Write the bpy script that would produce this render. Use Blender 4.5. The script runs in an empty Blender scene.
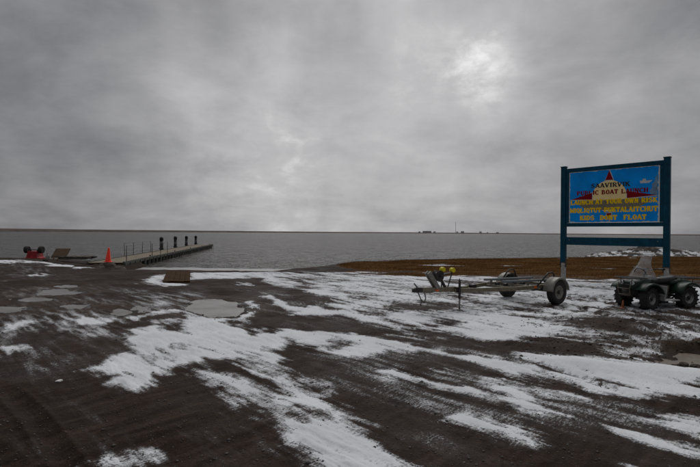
import bpy, math, random
import numpy as np
from mathutils import Matrix, Vector

random.seed(7)
RNG = np.random.default_rng(11)
R = math.radians
S = bpy.context.scene
COL = S.collection

# ------------------------------------------------------------------ camera
CAM_H = 1.9
PITCH, ROLL = R(-0.15), R(0.45)
cam_data = bpy.data.cameras.new('camera')
cam = bpy.data.objects.new('camera', cam_data)
COL.objects.link(cam)
cam_data.sensor_width = 36.0
cam_data.lens = 24.0
cam_data.clip_start = 0.05
cam_data.clip_end = 30000
CAM_M = Matrix.Translation((0, 0, CAM_H)) @ Matrix.Rotation(R(90) + PITCH, 4, 'X') @ Matrix.Rotation(ROLL, 4, 'Z')
cam.matrix_world = CAM_M
S.camera = cam

# ------------------------------------------------------------------ world: overcast sky
SUN_AZ, SUN_EL = R(15.0), R(56.0)
SUN_DIR = Vector((math.sin(SUN_AZ) * math.cos(SUN_EL), math.cos(SUN_AZ) * math.cos(SUN_EL), math.sin(SUN_EL)))
world = bpy.data.worlds.new('World')
S.world = world
world.use_nodes = True
wn, wl = world.node_tree.nodes, world.node_tree.links
wn.clear()


def build_world():
    def N(t, **kw):
        n = wn.new(t)
        for k, v in kw.items():
            setattr(n, k, v)
        return n

    def link(a, b):
        wl.new(a, b)

    def math_(op, a, b=None, clamp=False):
        n = N('ShaderNodeMath', operation=op, use_clamp=clamp)
        for i, v in enumerate((a, b)):
            if v is None:
                continue
            if isinstance(v, (int, float)):
                n.inputs[i].default_value = v
            else:
                link(v, n.inputs[i])
        return n.outputs[0]

    out = N('ShaderNodeOutputWorld')
    bg = N('ShaderNodeBackground')
    bg.inputs['Strength'].default_value = 0.1
    link(bg.outputs[0], out.inputs['Surface'])
    sky = N('ShaderNodeTexSky', sky_type='NISHITA')
    sky.sun_disc = False
    sky.sun_elevation = SUN_EL
    sky.sun_rotation = SUN_AZ
    sky.dust_density = 3.0
    tc = N('ShaderNodeTexCoord')
    sep = N('ShaderNodeSeparateXYZ')
    link(tc.outputs['Generated'], sep.inputs[0])
    z = math_('MAXIMUM', sep.outputs['Z'], 0.0)
    den = math_('ADD', z, 0.30)
    px = math_('DIVIDE', sep.outputs['X'], den)
    py = math_('DIVIDE', sep.outputs['Y'], den)
    comb = N('ShaderNodeCombineXYZ')
    link(px, comb.inputs[0])
    link(py, comb.inputs[1])

    def noise(vec, scale, detail, rough, dist=0.0, off=(0, 0, 0), sc=(1, 1, 1)):
        mp = N('ShaderNodeMapping')
        mp.inputs['Location'].default_value = off
        mp.inputs['Scale'].default_value = sc
        link(vec, mp.inputs['Vector'])
        n = N('ShaderNodeTexNoise')
        n.inputs['Scale'].default_value = scale
        n.inputs['Detail'].default_value = detail
        n.inputs['Roughness'].default_value = rough
        n.inputs['Distortion'].default_value = dist
        link(mp.outputs[0], n.inputs['Vector'])
        return n.outputs[0]

    big = noise(comb.outputs[0], 0.75, 3.0, 0.5, 0.4, (3.1, 0.4, 0))
    mid = noise(comb.outputs[0], 2.1, 7.0, 0.58, 0.25, (1.7, 5.2, 0))
    fine = noise(tc.outputs['Generated'], 5.5, 7.0, 0.6, 0.25, (0.3, 0.9, 0.2), (1, 1, 1.7))
    shafts = noise(tc.outputs['Generated'], 3.2, 3.0, 0.5, 0.2, (4.0, 1.0, 0.0), (2.2, 1.0, 0.25))

    # thinner cloud round the veiled sun and in two breaks below it
    def glow(vec, tight):
        v = N('ShaderNodeVectorMath', operation='DOT_PRODUCT')
        nrm = N('ShaderNodeVectorMath', operation='NORMALIZE')
        link(tc.outputs['Generated'], nrm.inputs[0])
        link(nrm.outputs[0], v.inputs[0])
        v.inputs[1].default_value = vec
        d = math_('MAXIMUM', v.outputs['Value'], 0.0)
        return math_('POWER', d, tight)

    def dirpx(u, v):
        d = CAM_M.to_3x3() @ Vector(((u - 350) / 466.7, -(v - 233.5) / 466.7, -1.0))
        return tuple(d.normalized())

    g = math_('MULTIPLY', glow(dirpx(395, 100), 6.0), 0.36)
    tex = noise(tc.outputs['Generated'], 9.0, 6.0, 0.6, 0.4, (0.7, 0.2, 0.9), (1, 1, 1.6))
    brk = N('ShaderNodeMapRange', interpolation_type='SMOOTHSTEP')
    link(tex, brk.inputs[0])
    for i_, v_ in ((1, 0.34), (2, 0.68), (3, 0.12), (4, 0.72)):
        brk.inputs[i_].default_value = v_
    g2 = math_('MULTIPLY', math_('MULTIPLY', glow(dirpx(478, 70), 420.0), 0.52), brk.outputs[0])
    g3 = math_('MULTIPLY', math_('MULTIPLY', glow(dirpx(258, 194), 70.0), 0.22), math_('ADD', brk.outputs[0], 0.1))
    g4 = math_('MULTIPLY', math_('MULTIPLY', glow(dirpx(300, 148), 900.0), 0.12), brk.outputs[0])
    a = math_('MULTIPLY', math_('SUBTRACT', big, 0.5), 0.30)
    b = math_('MULTIPLY', math_('SUBTRACT', mid, 0.5), 0.40)
    c = math_('MULTIPLY', math_('SUBTRACT', fine, 0.5), 0.30)
    s = math_('MULTIPLY', math_('SUBTRACT', shafts, 0.5), 0.20)
    tot = 0.345
    t = math_('ADD', a, tot)
    # rain cloud with a level base, off to the west
    mr = N('ShaderNodeMapRange', interpolation_type='SMOOTHSTEP')
    link(math_('ADD', z, math_('MULTIPLY', math_('SUBTRACT', fine, 0.5), 0.05)), mr.inputs[0])
    for i_, v_ in ((1, 0.095), (2, 0.125), (3, 0.25), (4, 1.0)):
        mr.inputs[i_].default_value = v_
    rain = math_('MULTIPLY', math_('MULTIPLY', glow(dirpx(-20, 150), 7.0), mr.outputs[0]), -0.035)
    t = math_('ADD', t, rain)
    for q in (b, c, s, g, g2, g3, g4):
        t = math_('ADD', t, q)
    ramp = N('ShaderNodeValToRGB')
    el = ramp.color_ramp.elements
    el[0].position, el[0].color = 0.10, (0.073, 0.073, 0.079, 1)
    el[1].position, el[1].color = 0.98, (0.66, 0.65, 0.65, 1)
    for p, cc in ((0.35, (0.146, 0.147, 0.155, 1)), (0.55, (0.250, 0.249, 0.257, 1)), (0.75, (0.38, 0.375, 0.38, 1))):
        e = el.new(p)
        e.color = cc
    link(t, ramp.inputs[0])
    mul = N('ShaderNodeVectorMath', operation='SCALE')
    mul.inputs['Scale'].default_value = 10.0
    link(ramp.outputs[0], mul.inputs[0])
    mix = N('ShaderNodeMix', data_type='RGBA')
    mix.inputs[0].default_value = 0.985
    link(sky.outputs[0], mix.inputs[6])
    link(mul.outputs[0], mix.inputs[7])
    link(mix.outputs[2], bg.inputs['Color'])


build_world()

sun_data = bpy.data.lights.new('sun', 'SUN')
sun_data.energy = 1.0
sun_data.angle = R(50)
sun_data.color = (1.0, 0.98, 0.96)
sun = bpy.data.objects.new('sun', sun_data)
COL.objects.link(sun)
sun.rotation_euler = (-SUN_DIR).to_track_quat('-Z', 'Y').to_euler()
sun.location = (0, 0, 30)

S.view_settings.view_transform = 'Standard'
S.view_settings.look = 'None'
S.view_settings.gamma = 1.0
S.view_settings.exposure = 0.42
S.view_settings.use_curve_mapping = False

# ------------------------------------------------------------------ survey helpers
F = 466.7
CR = np.array(CAM_M.to_3x3())


def ray(u, v):
    return CR @ np.array([(u - 350) / F, -(v - 233.5) / F, -1.0])


def at(u, v, z=0.0):
    """place on the level plane z that the survey mark (u, v) stands for"""
    d = ray(u, v)
    t = (z - CAM_H) / d[2]
    return float(d[0] * t), float(d[1] * t)


def atd(u, v, depth):
    d = ray(u, v)
    t = depth / d[1]
    return float(d[0] * t), depth, float(CAM_H + d[2] * t)


# ------------------------------------------------------------------ noise
PERM = RNG.permutation(512)
PERM = np.concatenate([PERM, PERM])
GANG = RNG.random(512) * 2 * np.pi
GX, GY = np.cos(GANG), np.sin(GANG)


def perlin(x, y):
    xi = np.floor(x).astype(np.int64)
    yi = np.floor(y).astype(np.int64)
    xf, yf = x - xi, y - yi
    xi &= 511
    yi &= 511
    u = xf * xf * xf * (xf * (xf * 6 - 15) + 10)
    v = yf * yf * yf * (yf * (yf * 6 - 15) + 10)

    def g(ix, iy, fx, fy):
        h = PERM[PERM[ix & 511] + (iy & 511)]
        return GX[h] * fx + GY[h] * fy
    n00 = g(xi, yi, xf, yf)
    n10 = g(xi + 1, yi, xf - 1, yf)
    n01 = g(xi, yi + 1, xf, yf - 1)
    n11 = g(xi + 1, yi + 1, xf - 1, yf - 1)
    a = n00 + u * (n10 - n00)
    b = n01 + u * (n11 - n01)
    return (a + v * (b - a)) * 1.5


def fbm(x, y, octaves=4, gain=0.5, lac=2.03):
    s = np.zeros_like(x, dtype=float)
    amp, tot = 1.0, 0.0
    for i in range(octaves):
        s += amp * perlin(x + 17.3 * i, y - 9.1 * i)
        tot += amp
        amp *= gain
        x, y = x * lac, y * lac
    return s / tot


def sstep(a, b, x):
    t = np.clip((x - a) / (b - a), 0, 1)
    return t * t * (3 - 2 * t)


def poly_sd(P, x, y):
    """signed distance to polygon P (positive inside)"""
    P = np.asarray(P, float)
    Q = np.roll(P, -1, axis=0)
    d2 = np.full(x.shape, 1e18)
    ins = np.zeros(x.shape, bool)
    for (ax, ay), (bx, by) in zip(P, Q):
        ex, ey = bx - ax, by - ay
        L = ex * ex + ey * ey + 1e-12
        t = np.clip(((x - ax) * ex + (y - ay) * ey) / L, 0, 1)
        dx, dy = x - ax - t * ex, y - ay - t * ey
        d2 = np.minimum(d2, dx * dx + dy * dy)
        c = ((ay > y) != (by > y))
        if abs(ey) > 1e-12:
            ins ^= c & (x < ex * (y - ay) / ey + ax)
    return np.where(ins, 1, -1) * np.sqrt(d2)


# ------------------------------------------------------------------ survey of the ground
WATER_Z = -0.5
SHORE_MARKS = [(-260, 255.5), (-120, 257), (0, 258.2), (60, 258.6), (92, 260.5), (108, 265.5), (130, 268.8), (200, 270.0), (285, 270.6),
               (300, 268.6), (330, 265.5), (350, 263), (400, 261.0), (480, 259.4), (560, 258.4), (610, 257.0), (700, 255.5),
               (860, 255.5), (1100, 257)]
SHORE = np.array([at(u, v, WATER_Z) for u, v in SHORE_MARKS])
SHORE = SHORE[np.argsort(SHORE[:, 0])]


def shore_y(x):
    return np.interp(x, SHORE[:, 0], SHORE[:, 1]) + 0.5 * perlin(x * 0.35, x * 0 + 3.3) + 0.22 * perlin(x * 1.3, x * 0 + 8.3)


def W(marks, z=0.0):
    return [at(u, v, z) for u, v in marks]


PUDDLES = [  # outline marks, look
    ([(190, 310), (195, 303), (202, 300), (217, 300), (232, 303), (240, 307), (241, 311), (229, 316), (215, 316), (203, 312)], 'wide frozen puddle ringed by brown mud and snow'),
    ([(39, 292.5), (47, 290), (60, 289.3), (72, 291.5), (78, 292), (68, 294.2), (55, 295.3), (42, 294.6)], 'largest frozen puddle on the dark dirt below the overturned red cart'),
    ([(56, 286), (66, 284.8), (75, 285.6), (70, 287), (60, 287.2)], 'small frozen puddle just beyond the largest one on the dark dirt'),
    ([(19, 299.5), (30, 297.8), (44, 298.6), (42, 300.6), (28, 301.6)], 'thin frozen puddle nearer the camera than the largest dirt puddle'),
    ([(-8, 309), (4, 306.8), (18, 307), (26, 309), (12, 311.2), (-4, 311.6)], 'frozen puddle at the picture edge on the brown dirt'),
    ([(112, 311.5), (120, 309.3), (131, 310), (133, 312), (120, 313.8)], 'frozen puddle on muddy ground left of the wide ringed puddle'),
    ([(136, 309), (140, 306.5), (146, 306.5), (147, 308.6), (142, 311.4)], 'little frozen puddle closest to the wide ringed puddle'),
    ([(66, 306), (72, 304.8), (79, 305.5), (76, 307.6), (69, 308)], 'little frozen puddle among light frost and mud'),
    ([(664, 360.5), (675, 357), (690, 356), (712, 356.5), (712, 361.5), (694, 362), (680, 362.5), (668, 362)], 'murky tan meltwater in the ditch below the quad bike'),
]
PUD_W = [W(m) for m, _ in PUDDLES]
PUD_LEVEL = []

# gentle humps, banks and hollows: x, y, rx, ry, angle, height
HUMPS = []


def hump(u, v, rx, ry, ang, h):
    x, y = at(u, v)
    HUMPS.append((x, y, rx, ry, R(ang), h))


hump(612, 325, 1.3, 0.7, -35, 0.09)
hump(640, 333, 1.0, 0.5, -35, 0.07)
hump(690, 349, 1.1, 0.20, -8, 0.16)
hump(690, 374, 1.6, 0.35, -20, 0.05)
hump(289, 301, 1.0, 0.8, 0, 0.07)
hump(560, 347, 0.9, 0.4, -40, 0.04)
hump(10, 270, 5.0, 1.5, 5, 0.10)
hump(70, 269, 2.0, 0.9, 10, 0.10)
hump(225, 371, 0.7, 0.35, -35, 0.03)
hump(300, 412, 0.4, 0.2, -45, 0.03)
hump(420, 345, 1.6, 0.3, -45, 0.03)
hump(620, 372, 1.8, 0.35, -25, 0.05)
WDX, WDY = 0.70, -0.714          # wind / drift direction


def raw_height(x, y):
    s = shore_y(x) - y
    h = np.where(s > 0, WATER_Z * (1 - sstep(0.0, 8.0, s)), WATER_Z - 1.6 * sstep(0, 9, -s) - 0.02)
    along = x * WDX + y * WDY
    across = -x * WDY + y * WDX
    n = 0.030 * fbm(x * 0.35, y * 0.35, 3) + 0.012 * fbm(x * 1.4 + 5, y * 1.4, 3)
    n += 0.014 * fbm(along * 0.35, across * 1.7 + 4, 3)
    rough = sstep(3.0, 6.5, x) * sstep(6.2, 8.5, y) * (1 - sstep(17, 22, y))
    rid = 1 - np.abs(fbm(along * 0.8 + 3, across * 2.6, 3)) * 2.2
    n += rough * (0.075 * rid - 0.03 + 0.03 * fbm(x * 3.1, y * 3.1, 3))
    n += 0.004 * fbm(x * 9, y * 9, 2)
    h = h + n
    for cx, cy, rx, ry, a, hh in HUMPS:
        dx, dy = x - cx, y - cy
        lx = dx * math.cos(a) + dy * math.sin(a)
        ly = -dx * math.sin(a) + dy * math.cos(a)
        h = h + hh * np.exp(-((lx / rx) ** 2 + (ly / ry) ** 2))
    # tyre ruts in the bottom corner of the lot
    for (p, q, wdt, dep) in RUTS:
        ax, ay = p
        bx, by = q
        ex, ey = bx - ax, by - ay
        L = math.hypot(ex, ey)
        lat = ((x - ax) * ey - (y - ay) * ex) / L
        lon = ((x - ax) * ex + (y - ay) * ey) / L
        lat = lat + 0.03 * np.sin(lon * 1.7)
        m = sstep(-0.5, 0.3, lon) * (1 - sstep(L - 0.3, L + 0.5, lon))
        lug = 0.5 + 0.5 * np.sign(np.sin(lon * 62 + np.abs(lat) * 30))
        h = h - m * dep * np.exp(-(lat / wdt) ** 2) + m * dep * 0.8 * np.exp(-((np.abs(lat) - 1.9 * wdt) / (0.5 * wdt)) ** 2)
        h = h - m * 0.006 * lug * np.exp(-(lat / wdt) ** 4)
    return h


RUTS = [(at(8, 392), at(80, 474), 0.07, 0.024), (at(-60, 420), at(20, 480), 0.08, 0.014),
        (at(95, 300), at(40, 345), 0.10, 0.02), (at(420, 322), at(640, 400), 0.09, 0.012),
        (at(130, 290), at(30, 330), 0.10, 0.02), (at(340, 372), at(470, 440), 0.10, 0.012),
        (at(385, 327), at(520, 347), 0.09, 0.01), (at(365, 329), at(500, 353), 0.09, 0.01), (at(560, 300), at(700, 352), 0.09, 0.03), (at(575, 293), at(712, 338), 0.09, 0.03)]

for P in PUD_W:
    P = np.array(P)
    c = P.mean(0)
    pts = np.vstack([P * 0.6 + c * 0.4, c[None]])
    PUD_LEVEL.append(float(raw_height(pts[:, 0], pts[:, 1]).mean()) - 0.012)


def height(x, y):
    x = np.asarray(x, float)
    y = np.asarray(y, float)
    h = raw_height(x, y)
    for P, lev in zip(PUD_W, PUD_LEVEL):
        P = np.array(P)
        m = 1.2
        sel = (x > P[:, 0].min() - m) & (x < P[:, 0].max() + m) & (y > P[:, 1].min() - m) & (y < P[:, 1].max() + m)
        if not sel.any():
            continue
        xs, ys = x[sel], y[sel]
        sd = poly_sd(P, xs, ys) + 0.40 * fbm(xs * 1.7, ys * 1.3, 5, 0.65) + 0.12 * fbm(xs * 7, ys * 4, 3)
        w = sstep(-0.45, 0.25, sd)
        tgt = lev - 0.05 * (w - 0.45)
        hs = h[sel]
        h[sel] = hs + (tgt - hs) * sstep(0.0, 0.6, w)
    return h


def gz(x, y):
    return float(height(np.array([x]), np.array([y]))[0])


# ------------------------------------------------------------------ snow survey: (value, soft, marks)
SNOW = [
    # mixed streaky cover behind and round the trailer and quad bike
    (0.06, 2.0, [(262, 271.5), (350, 272.5), (420, 275), (470, 277), (420, 300), (400, 308), (372, 313), (345, 302), (325, 292), (300, 283), (275, 276)]),
    (-0.12, 2.0, [(440, 284), (520, 284), (615, 280), (706, 286), (706, 366), (664, 362), (620, 360), (600, 352), (560, 340), (520, 338), (470, 338), (425, 330), (400, 318), (420, 304)]),
    (0.34, 1.4, [(345, 276), (415, 276), (425, 285), (412, 297), (385, 303), (352, 293)]),
    (0.22, 1.4, [(500, 285), (550, 292), (600, 300), (570, 318), (540, 330), (510, 320), (480, 304)]),
    (0.5, 0.8, [(425, 277), (500, 277.5), (540, 279), (615, 280), (612, 286), (570, 285), (530, 283), (470, 281)]),
    (0.4, 1.0, [(612, 288), (640, 292), (706, 288), (706, 300), (660, 303), (612, 301)]),
    (0.1, 1.2, [(656, 326), (680, 323), (706, 324), (706, 338), (680, 338), (660, 334)]),
    (-0.75, 2.0, [(574, 322), (592, 317), (625, 311), (665, 309), (706, 309), (706, 320), (662, 322), (650, 330), (648, 342), (625, 344), (600, 336), (585, 328)]),
    (-1.0, 1.0, [(664, 349), (706, 347), (706, 369), (676, 368), (660, 361), (650, 356)]),
    (-0.55, 1.0, [(520, 302), (548, 304), (560, 310), (540, 313), (515, 309)]),
    (-0.8, 1.0, [(398, 303), (430, 302), (455, 305), (450, 309), (425, 312), (400, 311), (385, 309)]),
    # drift in front of the trailer
    (0.62, 1.0, [(412, 322), (443, 318), (453, 310), (499, 313), (522, 319), (548, 335), (560, 340), (520, 337), (469, 340), (450, 335), (425, 330)]),
    (0.7, 0.8, [(384, 315), (405, 313), (428, 316), (445, 322), (420, 324), (400, 320)]),
    (-0.75, 1.0, [(430, 322), (443, 318), (465, 322), (468, 325), (450, 327), (434, 326)]),
    (0.7, 0.8, [(353, 314), (368, 317), (382, 321), (409, 328), (400, 330), (375, 325), (358, 319)]),
    (0.2, 1.2, [(389, 331), (410, 330), (428, 335), (466, 340), (450, 344), (420, 341), (395, 336)]),
    (-1.0, 1.0, [(418, 345), (432, 340), (452, 338), (475, 341), (520, 343), (520, 352), (484, 357), (456, 353), (435, 349)]),
    (-1.0, 1.0, [(518, 339), (550, 337), (575, 343), (592, 347), (602, 356), (585, 358), (560, 352), (550, 357), (518, 354)]),
    # long streak across the lot
    (0.8, 0.8, [(263, 336), (286, 329), (314, 331), (345, 334), (366, 338), (404, 344), (430, 350), (456, 356), (484, 359), (520, 365), (535, 370),
                (520, 373), (494, 367), (456, 360), (425, 353), (379, 350), (366, 356), (345, 357), (324, 350), (293, 342), (275, 341)]),
    (-0.7, 1.0, [(324, 342), (335, 340), (352, 344), (356, 348), (340, 350), (328, 348)]),
    (-0.5, 0.6, [(281, 336), (292, 335), (300, 339), (292, 342)]),
    # wide drift at the picture edge
    (0.78, 1.1, [(520, 354), (553, 355), (584, 359), (605, 361), (636, 366), (674, 371), (708, 372), (708, 397), (674, 397), (654, 395), (628, 399), (613, 396),
                (589, 393), (566, 383), (546, 374), (520, 362)]),
    (-0.9, 0.6, [(515, 360), (545, 366), (577, 377), (545, 371.5), (515, 365)]),
    (-0.6, 0.5, [(585, 377), (610, 380), (640, 390), (615, 387)]),
    (-0.7, 0.4, [(660, 382), (704, 387), (704, 389.5), (675, 386.5)]),
    (0.5, 1.4, [(500, 366), (520, 368), (546, 380), (584, 395), (594, 402), (566, 400), (543, 393), (520, 388), (500, 378)]),
    (-0.8, 0.8, [(515, 375), (550, 383), (580, 391), (545, 388), (520, 381)]),
    (0.6, 1.2, [(494, 397), (520, 400), (535, 404), (566, 416), (546, 414), (520, 410), (505, 404)]),
    (0.75, 1.3, [(451, 419), (469, 413), (484, 415), (520, 427), (545, 437), (536, 443), (520, 441), (494, 434), (469, 427)]),
    (0.7, 1.2, [(608, 427), (631, 430), (664, 440), (704, 449), (704, 457), (674, 449), (643, 439), (623, 434)]),
    (0.6, 1.3, [(654, 418), (674, 422), (687, 415), (704, 414), (704, 437), (685, 430), (667, 424)]),
    (0.8, 0.8, [(379, 371), (397, 371), (425, 380), (448, 386), (463, 388), (479, 391), (482, 396), (463, 395), (443, 389), (407, 379), (389, 376)]),
    (0.3, 0.8, [(438, 370), (450, 371), (452, 374), (442, 374)]),
    (0.05, 1.2, [(379, 377), (399, 378), (404, 382), (385, 382)]),
    (0.35, 1.2, [(484, 376), (500, 379), (520, 380), (522, 387), (500, 385)]),
    (0.2, 1.2, [(482, 386), (500, 388), (522, 393), (522, 396), (498, 392)]),
    (0.2, 0.6, [(620, 464), (630, 463), (632, 469), (622, 469)]),
    # the great swath on the left half
    (0.62, 1.2, [(84, 371), (95, 366), (110, 364), (122, 356), (133, 350), (140, 345), (128, 340), (133, 330), (150, 325), (165, 327), (178, 322), (172, 316),
                (150, 316), (135, 321), (126, 318), (150, 312.5), (175, 309.5), (200, 315), (222, 319), (245, 321), (262, 331), (275, 343), (283, 364), (300, 375),
                (312, 389), (335, 400), (348, 413), (352, 420), (365, 430), (380, 440), (395, 455), (408, 467), (425, 482), (345, 482), (334, 460), (318, 447),
                (298, 435), (275, 413), (243, 402), (225, 392), (205, 387), (190, 374), (178, 371), (165, 374), (130, 374), (115, 373), (100, 375)]),
    (-0.85, 1.4, [(185, 367), (203, 360), (237, 361), (252, 367), (247, 373), (232, 376), (203, 375), (190, 372)]),
    (-0.75, 1.2, [(221, 388), (247, 391), (268, 398), (257, 403), (234, 398)]),
    (-0.7, 1.3, [(281, 407), (298, 406), (316, 414), (309, 420), (291, 418)]),
    (-0.95, 0.8, [(212, 322), (229, 321), (255, 327), (264, 334), (257, 337.5), (242, 333), (228, 326)]),
    (-0.9, 0.7, [(164, 315), (180, 313), (196, 318), (180, 320)]),
    (-0.8, 0.7, [(162, 326), (175, 324.5), (188, 329), (172, 331)]),
    (-0.05, 1.2, [(165, 345), (192, 342), (198, 347), (172, 351)]),
    (0.1, 2.0, [(245, 375), (262, 380), (285, 392), (270, 395), (250, 386)]),
    (0.85, 0.5, [(233, 319), (246, 313), (250, 306), (246, 302), (252, 302), (256, 308), (250, 315), (240, 321)]),
    (0.45, 1.2, [(117, 384), (129, 379), (144, 375), (159, 371), (154, 379), (144, 388), (131, 389)]),
    (0.25, 1.2, [(131, 451), (144, 448), (157, 452), (154, 460), (140, 459)]),
    (0.3, 1.2, [(72, 468), (85, 461), (105, 460), (117, 468), (100, 476)]),
    (0.55, 0.8, [(77, 320), (87, 317), (110, 316), (115, 321), (103, 324), (82, 323.5)]),
    (0.6, 0.7, [(147, 320), (160, 318), (182, 322), (167, 324.5)]),
    (0.3, 1.0, [(-5, 328), (20, 321), (34, 321), (24, 328), (5, 333)]),
    (-0.02, 1.2, [(-5, 352), (10, 346), (24, 345), (12, 352), (-5, 357)]),
    # far left shore and the ramp
    (0.30, 0.6, [(-30, 260.5), (20, 260), (55, 261), (58, 262.6), (20, 263), (-30, 264)]),
    (0.95, 0.5, [(50, 264), (62, 262), (72, 261), (84, 260.5), (92, 262), (84, 266), (90, 269), (78, 270), (66, 268)]),
    (0.3, 0.6, [(30, 274.5), (45, 273.5), (52, 275), (40, 276.5)]),
    (0.8, 0.4, [(93, 265), (98, 263.5), (104, 263.5), (103, 267), (96, 267)]),
    (0.8, 0.4, [(114, 264.5), (124, 263.5), (132, 265), (124, 267)]),
    (0.45, 0.6, [(140, 283), (147, 279), (158, 275), (166, 274), (162, 284.5), (152, 284)]),
    (0.8, 0.4, [(163, 283.5), (186, 284), (184, 286), (164, 286)]),
    (0.55, 0.6, [(191, 272.5), (265, 272.3), (285, 276), (262, 278), (222, 278.5), (191, 278.8)]),
    (0.4, 0.6, [(236, 283), (251, 283), (251, 285.5), (238, 285)]),
    (0.5, 0.8, [(262, 278), (285, 278), (300, 284), (288, 287), (270, 284)]),
    (0.9, 0.5, [(306, 289), (325, 290), (348, 295), (346, 299), (330, 296), (308, 291.5)]),
    (0.8, 0.6, [(265, 296), (270, 295.5), (279, 302), (290, 307), (306, 308), (314, 305), (322, 309), (348, 312), (348, 315), (293, 315), (296, 311), (276, 305)]),
    (0.3, 0.8, [(318, 302), (345, 300), (362, 309), (350, 312), (330, 307)]),
]
BARE = [  # frost and thin dusting (value 0..1)
    (0.42, 2.5, [(-5, 318), (40, 312), (90, 308), (130, 314), (128, 330), (100, 345), (60, 330), (20, 335), (-5, 345)]),
    (0.26, 3.0, [(0, 355), (60, 342), (100, 352), (80, 372), (30, 380), (0, 375)]),
    (0.30, 3.0, [(330, 378), (400, 384), (470, 402), (440, 415), (380, 395)]),
    (0.20, 2.0, [(0, 263), (50, 264), (70, 274), (50, 280), (0, 278)]),
    (0.27, 3.0, [(300, 342), (480, 350), (600, 392), (650, 420), (560, 432), (430, 405), (350, 385)]),
    (0.20, 2.5, [(-5, 288), (60, 284), (190, 288), (200, 300), (150, 312), (60, 306), (-5, 318)]),
    (0.24, 2.5, [(240, 286), (330, 296), (400, 312), (420, 330), (330, 328), (270, 318), (245, 300)]),
    (0.22, 3.0, [(350, 420), (450, 428), (470, 450), (380, 440)]),
    (0.40, 2.0, [(140, 296), (185, 292), (200, 300), (190, 312), (150, 308)]),
    (0.30, 3.0, [(560, 405), (650, 405), (640, 425), (590, 420)]),
]
GRASS_MARKS = [(343, 268.5), (352, 271.5), (380, 274.5), (420, 275.5), (520, 277), (615, 278.5), (706, 281), (1000, 290)]


def grass_front(x):
    P = np.array(sorted(W(GRASS_MARKS)))
    return np.interp(x, P[:, 0], P[:, 1]) + np.clip(P[0, 0] - x, 0, 400) * 8


def paint(layers, x, y, start):
    M = start.copy()
    for val, soft, marks in layers:
        P = np.array(W(marks))
        s = soft * 0.027 * float(P[:, 1].mean()) + 0.03
        m = 3 * s + 0.3
        sel = (x > P[:, 0].min() - m) & (x < P[:, 0].max() + m) & (y > P[:, 1].min() - m) & (y < P[:, 1].max() + m)
        if not sel.any():
            continue
        xs, ys = x[sel], y[sel]
        wx = xs + s * 0.9 * fbm(xs * 0.5 / s, ys * 0.5 / s, 2)
        wy = ys + s * 0.9 * fbm(xs * 0.5 / s + 40, ys * 0.5 / s, 2)
        w = sstep(-1.2 * s, 0.8 * s, poly_sd(P, wx, wy)) if val > -0.2 else sstep(-0.8 * s, 1.0 * s, poly_sd(P, wx, wy))
        M[sel] += (val - M[sel]) * w
    return M


# ------------------------------------------------------------------ materials
MATS = {}


class NT:
    def __init__(self, name):
        self.m = bpy.data.materials.new(name)
        self.m.use_nodes = True
        self.n, self.l = self.m.node_tree.nodes, self.m.node_tree.links
        self.b = self.n['Principled BSDF']
        self.tc = self.n.new('ShaderNodeTexCoord')
        MATS[name] = self.m

    def noise(self, scale, detail=4, rough=0.55, dist=0.0, coord='Object', sc=None, rot=0.0):
        n = self.n.new('ShaderNodeTexNoise')
        n.inputs['Scale'].default_value = scale
        n.inputs['Detail'].default_value = detail
        n.inputs['Roughness'].default_value = rough
        n.inputs['Distortion'].default_value = dist
        v = self.tc.outputs[coord]
        if sc:
            mp = self.n.new('ShaderNodeMapping')
            mp.inputs['Rotation'].default_value = (0, 0, rot)
            mp2 = self.n.new('ShaderNodeMapping')
            mp2.inputs['Scale'].default_value = sc
            self.l.new(v, mp.inputs[0])
            self.l.new(mp.outputs[0], mp2.inputs[0])
            v = mp2.outputs[0]
        self.l.new(v, n.inputs['Vector'])
        return n.outputs[0]

    def ramp(self, fac, stops):
        r = self.n.new('ShaderNodeValToRGB')
        e = r.color_ramp.elements
        while len(e) < len(stops):
            e.new(0.5)
        for q, (p, c) in zip(e, stops):
            q.position = p
            q.color = (*c, 1) if len(c) == 3 else c
        self.l.new(fac, r.inputs[0])
        return r.outputs[0]

    def mix(self, fac, a, b, blend='MIX'):
        m = self.n.new('ShaderNodeMix')
        m.data_type = 'RGBA'
        m.blend_type = blend
        for i, v in ((0, fac), (6, a), (7, b)):
            if isinstance(v, (int, float)):
                m.inputs[i].default_value = v
            elif isinstance(v, tuple):
                m.inputs[i].default_value = (*v, 1)
            else:
                self.l.new(v, m.inputs[i])
        return m.outputs[2]

    def math(self, op, a, b=None, clamp=False):
        m = self.n.new('ShaderNodeMath')
        m.operation = op
        m.use_clamp = clamp
        for i, v in enumerate((a, b)):
            if v is None:
                continue
            if isinstance(v, (int, float)):
                m.inputs[i].default_value = v
            else:
                self.l.new(v, m.inputs[i])
        return m.outputs[0]

    def attr(self, name):
        a = self.n.new('ShaderNodeAttribute')
        a.attribute_name = name
        return a.outputs['Fac']

    def bump(self, h, strength, dist, prev=None):
        b = self.n.new('ShaderNodeBump')
        b.inputs['Strength'].default_value = strength
        b.inputs['Distance'].default_value = dist
        self.l.new(h, b.inputs['Height'])
        if prev is not None:
            self.l.new(prev, b.inputs['Normal'])
        return b.outputs[0]

    def set(self, **kw):
        for k, v in kw.items():
            i = self.b.inputs[k.replace('_', ' ')]
            if isinstance(v, (int, float)):
                i.default_value = v
            elif isinstance(v, tuple):
                i.default_value = (*v, 1) if len(v) == 3 else v
            else:
                self.l.new(v, i)


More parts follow.
